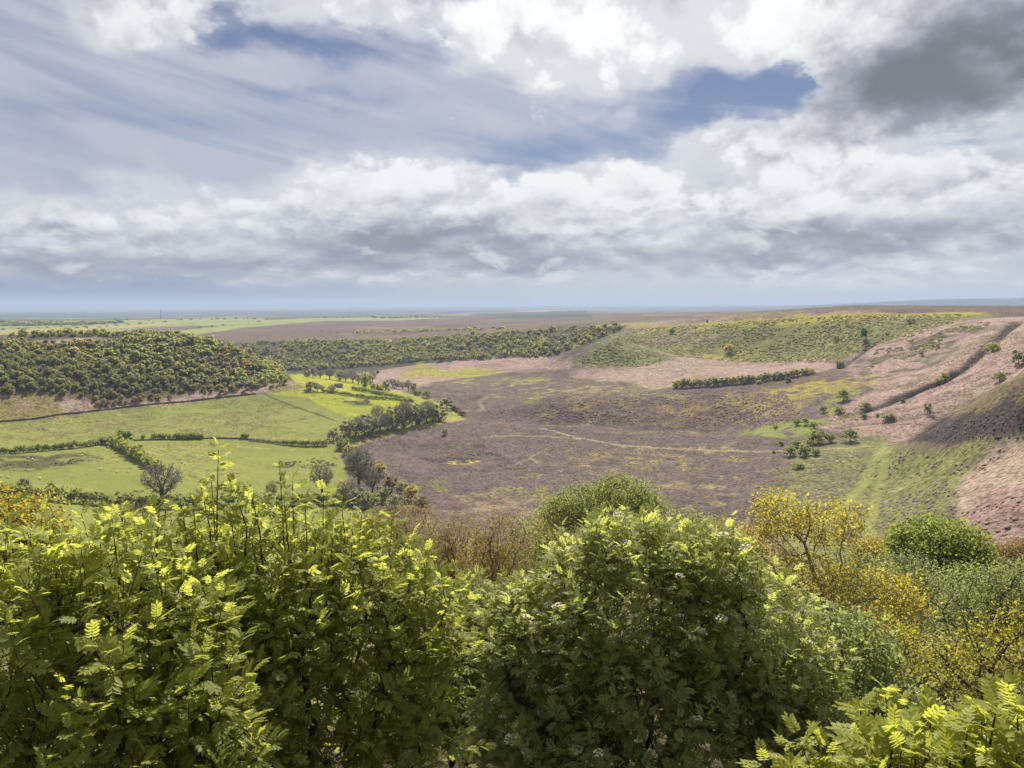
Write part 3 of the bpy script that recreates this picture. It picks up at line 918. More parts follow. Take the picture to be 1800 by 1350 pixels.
def tubes(segs, sides=3):
    """segments (p0, p1, r0, r1) -> verts, tris"""
    p0, p1, r0, r1 = segs
    n = len(p0)
    ax = unit(p1 - p0)
    ref = np.where(np.abs(ax[:, 2:3]) < 0.9, np.array([[0, 0, 1.0]]), np.array([[1.0, 0, 0]]))
    u = unit(np.cross(ax, ref))
    w = np.cross(ax, u)
    ang = np.arange(sides) * 2 * math.pi / sides
    ring = u[:, None, :] * np.cos(ang)[None, :, None] + w[:, None, :] * np.sin(ang)[None, :, None]
    a = p0[:, None, :] + ring * r0[:, None, None]
    b = p1[:, None, :] + ring * r1[:, None, None]
    v = np.concatenate([a, b], 1).reshape(-1, 3)
    base = (np.arange(n) * 2 * sides)[:, None]
    k = np.arange(sides)
    k2 = (k + 1) % sides
    f1 = np.stack([base + k, base + k2, base + sides + k2], -1).reshape(-1, 3)
    f2 = np.stack([base + k, base + sides + k2, base + sides + k], -1).reshape(-1, 3)
    return v, np.concatenate([f1, f2])


def branch_mesh(name, segs, mat, off=None):
    p0, p1, r0, r1 = segs
    if off is not None:
        p0, p1 = p0 - off, p1 - off
    thick = r0 > 0.02
    V, Fc, k = [], [], 0
    for msk, sd_ in ((thick, 6), (~thick, 3)):
        if msk.any():
            v, f = tubes((p0[msk], p1[msk], r0[msk], r1[msk]), sd_)
            V.append(v)
            Fc.append(f + k)
            k += len(v)
    return mesh_from(name, np.concatenate(V), np.concatenate(Fc), mat, True)


def frames(d, nrm):
    """rotation matrices with x along d and z near nrm"""
    x = unit(d)
    y = unit(np.cross(nrm, x))
    z = np.cross(x, y)
    return np.stack([x, y, z], -1)


def stamp(tv, tf, R, T, s):
    """copies of a small template as arrays"""
    n = len(T)
    v = np.einsum('nij,vj->nvi', R, tv) * np.asarray(s).reshape(-1, 1, 1) + T[:, None, :]
    f = tf[None] + (np.arange(n) * len(tv))[:, None, None]
    return v.reshape(-1, 3), f.reshape(-1, tf.shape[1])


DIAMOND = (np.array([(0, 0, 0), (.45, .32, .05), (1, 0, -.06), (.45, -.32, .05)], float), np.array([(0, 2, 1), (0, 3, 2)]))


def rowan_leaf(rng, pairs=5, bend=0.25, simple=False):
    """a pinnate leaf one unit long: rachis and paired leaflets"""
    V, Fc = [], []

    def pt(x):
        return np.array((x, 0, -bend * x * x))

    def leaflet(o, d, nrm, L, w):
        k = len(V)
        side = np.cross(nrm, d)
        if simple:
            for a, b, c in ((0, 0, 0), (.45, .52, .03), (1, 0, -.10), (.45, -.52, .03)):
                V.append(o + d * a * L + side * b * w + nrm * c * L)
            Fc.extend([(k, k + 2, k + 1), (k, k + 3, k + 2)])
            return
        for a, b, c in ((0, 0, 0), (.30, .5, .03), (.68, .42, .0), (1, 0, -.10), (.68, -.42, .0), (.30, -.5, .03)):
            V.append(o + d * a * L + side * b * w + nrm * c * L)
        Fc.extend([(k, k + 2, k + 1), (k, k + 3, k + 2), (k, k + 4, k + 3), (k, k + 5, k + 4)])
    for i in range(pairs):
        x = .24 + .66 * i / pairs
        L = .34 * (0.75 + 0.5 * math.sin(math.pi * (0.2 + 0.6 * i / pairs)))
        for sgn in (-1, 1):
            a = math.radians(62 - 20 * i / pairs + rng.uniform(-8, 8))
            d = np.array((math.cos(a), sgn * math.sin(a), -0.18 + rng.uniform(-.15, .15)))
            d /= np.linalg.norm(d)
            n = np.array((0.1, -sgn * 0.25, 1.0))
            n = n - d * n.dot(d)
            leaflet(pt(x), d, n / np.linalg.norm(n), L, L * .46)
    leaflet(pt(.9), np.array((.95, 0, -.3)), np.array((.3, 0, .95)), .30, .14)
    k = len(V)
    V += [pt(0) + np.array((0, .006, 0)), pt(0) - np.array((0, .006, 0)), pt(.5) + np.array((0, .006, 0)), pt(.5) - np.array((0, .006, 0)), pt(.95)]
    Fc += [(k, k + 1, k + 3), (k, k + 3, k + 2), (k + 2, k + 3, k + 4)]
    return np.array(V), np.array(Fc)


def ico(sub=1):
    p = (1 + 5 ** .5) / 2
    v = [(-1, p, 0), (1, p, 0), (-1, -p, 0), (1, -p, 0), (0, -1, p), (0, 1, p), (0, -1, -p), (0, 1, -p), (p, 0, -1), (p, 0, 1), (-p, 0, -1), (-p, 0, 1)]
    f = [(0, 11, 5), (0, 5, 1), (0, 1, 7), (0, 7, 10), (0, 10, 11), (1, 5, 9), (5, 11, 4), (11, 10, 2), (10, 7, 6), (7, 1, 8), (3, 9, 4), (3, 4, 2), (3, 2, 6), (3, 6, 8), (3, 8, 9), (4, 9, 5), (2, 4, 11), (6, 2, 10), (8, 6, 7), (9, 8, 1)]
    v = [np.array(a) / np.linalg.norm(a) for a in np.array(v, float)]
    for _ in range(sub):
        cache, nf = {}, []

        def mid(a, b):
            key = (min(a, b), max(a, b))
            if key not in cache:
                q = v[a] + v[b]
                v.append(q / np.linalg.norm(q))
                cache[key] = len(v) - 1
            return cache[key]
        for a, b, c in f:
            ab, bc, ca = mid(a, b), mid(b, c), mid(c, a)
            nf += [(a, ab, ca), (b, bc, ab), (c, ca, bc), (ab, bc, ca)]
        f = nf
    return np.array(v), np.array(f)


ICO0, ICO1 = ico(0), ico(1)


def crown(seed, n_leaf, leaf, lobes=9, core=0.80, flat=0.8):
    """leafy crown about one unit wide and one unit tall standing on z = 0: lobes, each clothed with leaf faces"""
    rng = np.random.default_rng(seed)
    c = [np.array((0, 0, .55))]
    rad = [0.34]
    for i in range(lobes):
        a = i * 2.4 + rng.uniform(-.4, .4)
        h = 0.30 + 0.52 * ((i + .5) / lobes)
        rr = 0.30 * math.sqrt(max(0.05, 1 - ((h - .42) / .5) ** 2)) * rng.uniform(.75, 1.1)
        c.append(np.array((rr * math.cos(a), rr * math.sin(a), h)))
        rad.append(rng.uniform(.15, .23))
    c, rad = np.array(c), np.array(rad)
    V, Fc, T, k = [], [], [], 0
    if core > 0:
        for ci, ri in zip(c, rad):
            tv, tf = ICO1 if n_leaf > 150 else ICO0
            jig = 1 + rng.uniform(-.2, .2, (len(tv), 1))
            V.append(ci + tv * ri * core * jig * np.array((1, 1, flat)))
            Fc.append(tf + k)
            T.append(np.full(len(tv), rng.uniform(.1, .5)))
            k += len(tv)
    w = rad ** 2 / (rad ** 2).sum()
    li = rng.choice(len(c), n_leaf, p=w)
    dr = unit(rng.normal(size=(n_leaf, 3)) + np.array((0, 0, .25)))
    pos = c[li] + dr * (rad[li] * (rng.uniform(.78, 1.12, n_leaf) if core > 0 else rng.uniform(.25, 1.15, n_leaf)))[:, None] * np.array((1, 1, flat))
    dd = unit(rng.normal(size=(n_leaf, 3)) + 0.4 * dr)
    R = frames(dd, unit(dr + rng.normal(size=(n_leaf, 3)) * .6))
    tv, tf = DIAMOND
    v, f = stamp(tv - np.array((.5, 0, 0)), tf, R, pos, leaf * rng.uniform(.7, 1.35, n_leaf))
    V.append(v)
    Fc.append(f + k)
    # the upper leaves are the younger ones
    T.append(np.repeat(np.clip(rng.normal(.5, .25, n_leaf), 0, 1), 4))
    V = np.concatenate(V)
    lo = V[:, 2].min()
    return V, np.concatenate(Fc), np.concatenate(T)


def crown_mesh(name, mat, *a, shift=0.0, **k):
    v, f, t = crown(*a, **k)
    t = np.clip(t + shift, 0, 1)
    me = mesh_from(name, v, f, mat, False)
    set_tint(me, t)
    return me


def colonize(base, A, step, kill, rng, up=0.05, wob=0.10, maxit=160, first=None):
    """branches that grow towards points A of the crown (space colonisation)"""
    nodes = [np.array(base, float)]
    par = [-1]
    if first is not None:
        for q in first:
            nodes.append(np.array(q, float))
            par.append(len(nodes) - 2)
    alive = np.ones(len(A), bool)
    N = np.array(nodes)
    D = np.linalg.norm(A[:, None] - N[None], axis=-1)
    ni, nd = D.argmin(1), D.min(1)
    seen = {}
    for _ in range(maxit):
        if not alive.any():
            break
        new, npar = [], []
        idx = np.where(alive)[0]
        own = ni[idx]
        order = np.argsort(own, kind='stable')
        own, idx = own[order], idx[order]
        cuts = np.where(np.diff(own))[0] + 1
        for grp in np.split(idx, cuts):
            k = ni[grp[0]]
            if seen.get(k, 0) > 4:
                alive[grp] = False
                continue
            seen[k] = seen.get(k, 0) + 1
            d = unit(A[grp] - nodes[k]).sum(0)
            d = d / (np.linalg.norm(d) + 1e-9) + np.array((0, 0, up)) + rng.normal(size=3) * wob
            q = nodes[k] + d / np.linalg.norm(d) * step
            new.append(q)
            npar.append(k)
        if not new:
            break
        k0 = len(nodes)
        nodes += new
        par += npar
        D = np.linalg.norm(A[:, None] - np.array(new)[None], axis=-1)
        m = D.argmin(1)
        dm = D[np.arange(len(A)), m]
        better = dm < nd
        ni[better] = k0 + m[better]
        nd[better] = dm[better]
        alive &= nd > kill
    return np.array(nodes), np.array(par), ni


def pipe(nodes, par, tip, power=2.3, load=None):
    n = len(nodes)
    r = np.zeros(n)
    kids = np.zeros(n, int)
    acc = np.zeros(n)
    if load is not None:
        acc += np.bincount(load, minlength=n) * tip ** power
    for i in range(n - 1, 0, -1):
        if acc[i] == 0:
            acc[i] = tip ** power
        r[i] = acc[i] ** (1 / power)
        acc[par[i]] += acc[i]
        kids[par[i]] += 1
    r[0] = acc[0] ** (1 / power)
    return r, kids


def ell_points(rng, ells, n, shell=0.5):
    """points through the volume of some ellipsoids (centre, radii), denser near their surface"""
    vol = np.array([e[1][0] * e[1][1] * e[1][2] for e in ells]) ** (2 / 3)
    pick = rng.choice(len(ells), n, p=vol / vol.sum())
    c = np.array([e[0] for e in ells])[pick]
    r = np.array([e[1] for e in ells])[pick]
    d = unit(rng.normal(size=(n, 3)))
    q = rng.uniform(shell ** 3, 1, n) ** (1 / 3)
    return c + d * r * q[:, None]


def pix_ells(lst):
    return [(np.array(at(px, py, d)), np.array(r, float)) for px, py, d, r in lst]


def pick_nearest(P, n):
    """indices of the n points that show largest: nearest to the viewpoint and inside the frame"""
    rel = P - np.array((0, 0, EYE))
    c, s = math.cos(PITCH), math.sin(PITCH)
    depth = rel[:, 1] * c - rel[:, 2] * s
    x = rel[:, 0] / np.maximum(depth, .1) * F
    y = (rel[:, 1] * s + rel[:, 2] * c) / np.maximum(depth, .1) * F
    ok = (np.abs(x) < W0 / 2) & (np.abs(y) < H0 / 2) & (depth > 0.3)
    cost = np.where(ok, np.linalg.norm(rel, axis=1), 1e9)
    o = np.argsort(cost)
    return o[:min(n, int(ok.sum()))]


def base_at(px, d):
    r = ray(px, 800)
    a = math.atan2(r[0], r[1])
    x, y = d * math.sin(a), d * math.cos(a)
    return np.array((x, y, gz(x, y)))

# ------------------------------------------------------------------ woods on the hillsides
def poisson(poly_px, spacing, seed, jitter=0.25, maxn=200000):
    rng = np.random.default_rng(seed)
    pl = plan(poly_px)
    x0, y0, x1, y1 = pl[:, 0].min(), pl[:, 1].min(), pl[:, 0].max(), pl[:, 1].max()
    xs = np.arange(x0, x1, spacing)
    ys = np.arange(y0, y1, spacing * .87)
    gx, gy = np.meshgrid(xs, ys)
    gx = gx + (np.arange(len(ys)) % 2)[:, None] * spacing * .5
    gx = gx.ravel() + rng.uniform(-1, 1, gx.size) * spacing * .8
    gy = gy.ravel() + rng.uniform(-1, 1, gy.size) * spacing * .8
    k = inside(pl, gx, gy)
    return gx[k], gy[k]


def wood(poly, spacing, size, seed, n_single, mats, names, group, stuff_label, thin=None, dmax=1e9, hs=1.0):
    """one tree object for each of the nearest trees, the rest of the wood as one mass"""
    rng = np.random.default_rng(seed)
    x, y = poisson(poly, spacing, seed)
    k = np.hypot(x, y) < dmax
    x, y = x[k], y[k]
    if thin is not None:
        k = fbm(x, y, 45, 3, seed) > thin
        x, y = x[k], y[k]
    z = ground_z(x, y)
    n = len(x)
    P = np.stack([x, y, z], -1)
    kind = rng.choice(len(mats), n, p=[m[1] for m in mats])
    patch = fbm(x, y, 60, 2, seed + 5)
    if len(mats) > 2:
        kind = np.where((patch > .62) & (rng.random(n) < .5), 2, kind)
    s = np.clip(rng.lognormal(-.04, .28, n) * (1 + .35 * fbm(x, y, 30, 2, seed + 8)), .4, 2.2) * size
    h = s * rng.uniform(.85, 1.2, n) * hs
    first = set(pick_nearest(P + np.array((0, 0, 3)), n_single).tolist())
    protos = {}
    for ki, (mn, _) in enumerate(mats):
        for v in range(9):
            protos[ki, v] = crown_mesh(names[ki][0], M[mn], seed * 10 + v + ki * 3, 190, .115, 5 + v % 4, .70, shift=(-.28, .0, .28)[v // 3])
    for i in sorted(first):
        k = kind[i]
        ob = link(names[k][0], protos[k, int(rng.integers(3)) + 3 * int(np.clip(1.5 + 1.6 * patch[i] + rng.normal() * .4, 0, 2))])
        ob.location = (x[i], y[i], z[i] - 0.15 * h[i])
        ob.scale = (s[i] * 1.12, s[i] * 1.12, h[i])
        ob.rotation_euler = (0, 0, rng.uniform(0, 6.28))
        tag(ob, names[k][1], 'tree', group)
    rest = np.array([i for i in range(n) if i not in first])
    for ki, (mn, _) in enumerate(mats):
        sel = rest[kind[rest] == ki]
        if not len(sel):
            continue
        V, Fc, T, off = [], [], [], 0
        for v in range(4):
            sub = sel[v::4]
            if not len(sub):
                continue
            tv, tf, tt = crown(seed * 20 + v + 7 * ki, 27, .29, 2, .74)
            a = rng.uniform(0, 6.28, len(sub))
            ca, sa = np.cos(a), np.sin(a)
            X = tv[None, :, 0] * ca[:, None] - tv[None, :, 1] * sa[:, None]
            Y = tv[None, :, 0] * sa[:, None] + tv[None, :, 1] * ca[:, None]
            vv = np.stack([X * s[sub][:, None] * 1.12 + x[sub][:, None], Y * s[sub][:, None] * 1.12 + y[sub][:, None], tv[None, :, 2] * h[sub][:, None] + (z[sub] - .15 * h[sub])[:, None]], -1)
            V.append(vv.reshape(-1, 3))
            Fc.append((tf[None] + (np.arange(len(sub)) * len(tv))[:, None, None]).reshape(-1, 3) + off)
            T.append(np.clip(np.tile(tt, (len(sub), 1)) + (.30 * patch[sub] + rng.normal(size=len(sub)) * .15)[:, None], 0, 1).ravel())
            off += vv.shape[0] * vv.shape[1]
        me = mesh_from(stuff_label[ki][0], np.concatenate(V), np.concatenate(Fc), M[mn])
        set_tint(me, np.concatenate(T))
        ob = link(stuff_label[ki][0], me)
        ob['kind'] = 'stuff'
        tag(ob, stuff_label[ki][1], 'wood')


wood([(-80, 606), (40, 600), (60, 606), (200, 602), (230, 592), (330, 591), (400, 604), (452, 628), (488, 652), (512, 668), (470, 676), (420, 682), (330, 690), (210, 690), (140, 700), (60, 688), (-80, 705)],
     5.2, 5.5, 11, 290, [('wood', .86), ('woodpale', .12), ('woodbronze', .02)],
     [('woodland_tree', 'small dark green tree in the dense wood covering the left hillside'),
      ('pale_woodland_tree', 'small pale olive tree in the dense wood covering the left hillside'),
      ('bronze_woodland_tree', 'small bronze-brown tree in the dense wood covering the left hillside')], 'trees of the wood on the left hill',
     [('hillside_wood', 'dense dark green wood over the upper part of the left hill'), ('pale_hillside_wood', 'pale olive trees mixed into the wood on the left hill'), ('bronze_hillside_wood', 'bronze-brown trees mixed into the wood on the left hill')], None, 1000)
# sparse row along the crest and the scrub at the foot of that wood
wood([(20, 589), (160, 586), (300, 587), (320, 591), (160, 592), (20, 594)], 6.5, 5.0, 12, 16, [('wood', 1.0)],
     [('crest_tree', 'dark tree standing in the row on the flat crest of the left hill')], 'trees in a row along the crest of the left hill', [('crest_wood', 'row of dark trees along the flat top of the left hill')], None, 1060)
wood([(150, 700), (210, 690), (300, 694), (400, 684), (470, 678), (510, 674), (490, 684), (400, 694), (300, 703), (230, 712), (170, 716)], 6.5, 5.4, 13, 24, [('woodbronze', .55), ('woodpale', .45)],
     [('bronze_scrub_tree', 'low bronze-leaved tree at the foot of the wood above the pasture'), ('olive_scrub_tree', 'low olive tree at the foot of the wood above the pasture')], 'scrub trees between wood and pasture',
     [('bronze_scrub', 'bronze scrub along the lower edge of the hillside wood'), ('olive_scrub', 'olive scrub along the lower edge of the hillside wood')], -0.25)
# the long wooded scarp across the valley; its pale share paints in sunlit crowns
wood([(400, 604), (540, 601), (640, 600), (740, 596), (840, 590), (940, 583), (1040, 577), (1105, 572), (1060, 592), (1010, 612), (960, 628), (820, 633), (760, 634), (700, 640), (600, 648), (500, 652), (400, 650)],
     7.8, 7.2, 14, 150, [('wood', .50), ('woodpale', .44), ('woodbronze', .06)],
     [('scarp_tree', 'small dark tree on the wooded scarp across the valley'), ('pale_scarp_tree', 'small pale tree with sunlight painted into its leaf colour on the wooded scarp across the valley'), ('bronze_scarp_tree', 'small bronze tree on the wooded scarp across the valley')],
     'trees of the wooded scarp across the valley',
     [('scarp_wood', 'long dark wood on the scarp across the valley'), ('pale_scarp_wood', 'pale trees with sunlight painted into their leaf colour within the wood on the far scarp'), ('bronze_scarp_wood', 'bronze trees within the wood on the far scarp')], -0.45, 1640)


# woods among the far fields
wood([(-80, 569), (60, 568), (180, 567), (232, 568), (150, 571), (50, 573), (-80, 574)], 42, 30, 16, 0, [('wood', 1.0)], [('far_tree', 'far tree')], 'far', [('far_wood', 'distant bluish wood among the far fields at the left')], None, 5200, .40)
wood([(560, 584), (640, 583), (760, 580), (900, 577), (960, 575), (900, 579), (760, 584), (640, 587)], 22, 12, 17, 0, [('woodpale', 1.0)], [('far_tree', 'far tree')], 'far', [('moor_scrub', 'strip of pale scrub on the moor behind the wooded scarp')], -.1, 3000, .5)
wood([(640, 560), (700, 558.5), (780, 558), (700, 560)], 40, 26, 18, 0, [('wood', 1.0)], [('far_tree', 'far tree')], 'far', [('far_plantation', 'dark far plantation on the skyline left of centre')], None, 6500, .55)


# ------------------------------------------------------------------ single trees and bushes of the valley
BUSH = {}
for _kind, _mat, _n, _leaf, _lob in (('green', 'green', 420, .085, 9), ('dark', 'dark', 520, .085, 11), ('pale', 'pale', 360, .075, 9), ('golden', 'golden', 420, .08, 9), ('lime', 'lime', 420, .08, 9), ('bronze', 'woodbronze', 360, .08, 9)):
    BUSH[_kind] = [crown_mesh(_kind + '_crown', M[_mat], 300 + len(_kind) * 7 + v, _n, _leaf, _lob, .5) for v in range(3)]


def bare_template(seed, tip=.0032, n=620):
    rng = np.random.default_rng(seed)
    A = ell_points(rng, [(np.array((0, 0, .62)), np.array((.48, .48, .40)))], n, .35)
    nodes, par, own = colonize((0, 0, 0), A, .05, .055, rng, .10, .18)
    r, kids = pipe(nodes, par, tip, 2.4, own)
    i = np.arange(1, len(nodes))
    segs = (nodes[par[i]], nodes[i], np.minimum(r[par[i]], r[i] * 1.4), r[i])
    segs = tuple(np.concatenate(q) for q in zip(segs, (nodes[own], A, np.full(len(A), tip), np.full(len(A), tip * .6))))
    tips = A
    rngd = unit(rng.normal(size=(len(tips) * 3, 3)) + np.array((0, 0, .5)))
    T = np.repeat(tips, 3, 0) + rng.normal(size=(len(tips) * 3, 3)) * .02
    v, f = stamp(DIAMOND[0] * np.array((1, .55, 1)), DIAMOND[1], frames(rngd, unit(rng.normal(size=rngd.shape))), T, rng.uniform(.035, .065, len(T)))
    me = mesh_from('twig_crown', v, f, M['grey'])
    set_tint(me, np.repeat(rng.random(len(T)), 4))
    return branch_mesh('bare_branches', segs, M['bark']), me


BARE = [bare_template(41), bare_template(42), bare_template(43)]


def trunk_mesh(seed):
    rng = np.random.default_rng(seed)
    p = [np.array((0, 0, -.06)), np.array((.01, 0, .12)), np.array((rng.uniform(-.03, .03), .01, .30)), np.array((rng.uniform(-.05, .05), rng.uniform(-.05, .05), .55))]
    S = [(p[0], p[1], .034, .026), (p[1], p[2], .026, .020), (p[2], p[3], .020, .012)]
    for k in range(4):
        a = k * 1.6 + rng.uniform(-.3, .3)
        S.append((p[2], np.array((.24 * math.cos(a), .24 * math.sin(a), rng.uniform(.5, .66))), .014, .006))
    return branch_mesh('trunk', tuple(np.array([s[i] for s in S]) for i in range(4)), M['bark'])


TRUNKS = [trunk_mesh(s) for s in (1, 2)]
_bn = [0]


def tree_at(px, py, h_px, w_px, kind, name, label, group=None, cat='tree', lift=0.0):
    """a tree whose foot is on the ground at that place of the photograph"""
    p = hit(px, py)
    d = math.hypot(p.x, p.y)
    h, w = h_px * d / F, w_px * d / F
    _bn[0] += 1
    i = _bn[0]
    e = thing(name, (p.x, p.y, p.z), label, cat, group)
    e.rotation_euler = (0, 0, i * 2.1)
    if kind == 'bare':
        b, t = BARE[i % 3]
        for nm, me in (('branches', b), ('twigs', t)):
            o = link(nm, me, e)
            o.scale = (w, w, h)
            o['kind'] = 'stuff' if nm == 'twigs' else 'part'
            if nm != 'twigs':
                del o['kind']
    else:
        o = link('crown', BUSH[kind][i % 3], e)
        if name in ('hawthorn_tree', 'field_tree', 'thorn_tree', 'oak_tree', 'hedge_tree'):
            o.scale = (w * 1.12, w * 1.12, h * 1.08)
            o.location = (0, 0, -.10 * h)
        else:
            o.scale = (w * 1.18, w * 1.18, h * 1.28)
            o.location = (0, 0, -.26 * h)
        o = link('trunk', TRUNKS[i % 2], e)
        o.scale = (w, w, h)
    return e


_row = 'trees of the copse at the moor edge'
rng_c = np.random.default_rng(5)
for i, (px, py, h) in enumerate([(612, 768, 34), (626, 766, 38), (640, 764, 42), (655, 761, 40), (668, 759, 42), (682, 757, 46), (696, 754, 44), (710, 752, 50), (724, 749, 50), (738, 747, 46), (750, 744, 44), (762, 741, 36), (772, 738, 26),
                                   (640, 748, 30), (665, 744, 32), (690, 740, 32), (715, 736, 34), (735, 733, 32), (752, 730, 26)]):
    kind = ('pale', 'bare', 'pale', 'pale', 'bare', 'green')[i % 6] if i < 13 else ('bare', 'pale')[i % 2]
    tree_at(px, py, h * rng_c.uniform(.75, 1.0), rng_c.uniform(30, 40), kind, {'pale': 'pale_copse_tree', 'bare': 'leafless_copse_tree', 'green': 'green_copse_tree', 'bronze': 'bronze_copse_tree'}[kind],
            {'pale': 'pale greyish-green tree in the copse between lime pasture and heather', 'bare': 'leafless grey tree in the copse between lime pasture and heather', 'green': 'fresh green tree in the copse between lime pasture and heather', 'bronze': 'bronze-tinted tree in the copse between lime pasture and heather'}[kind], _row)

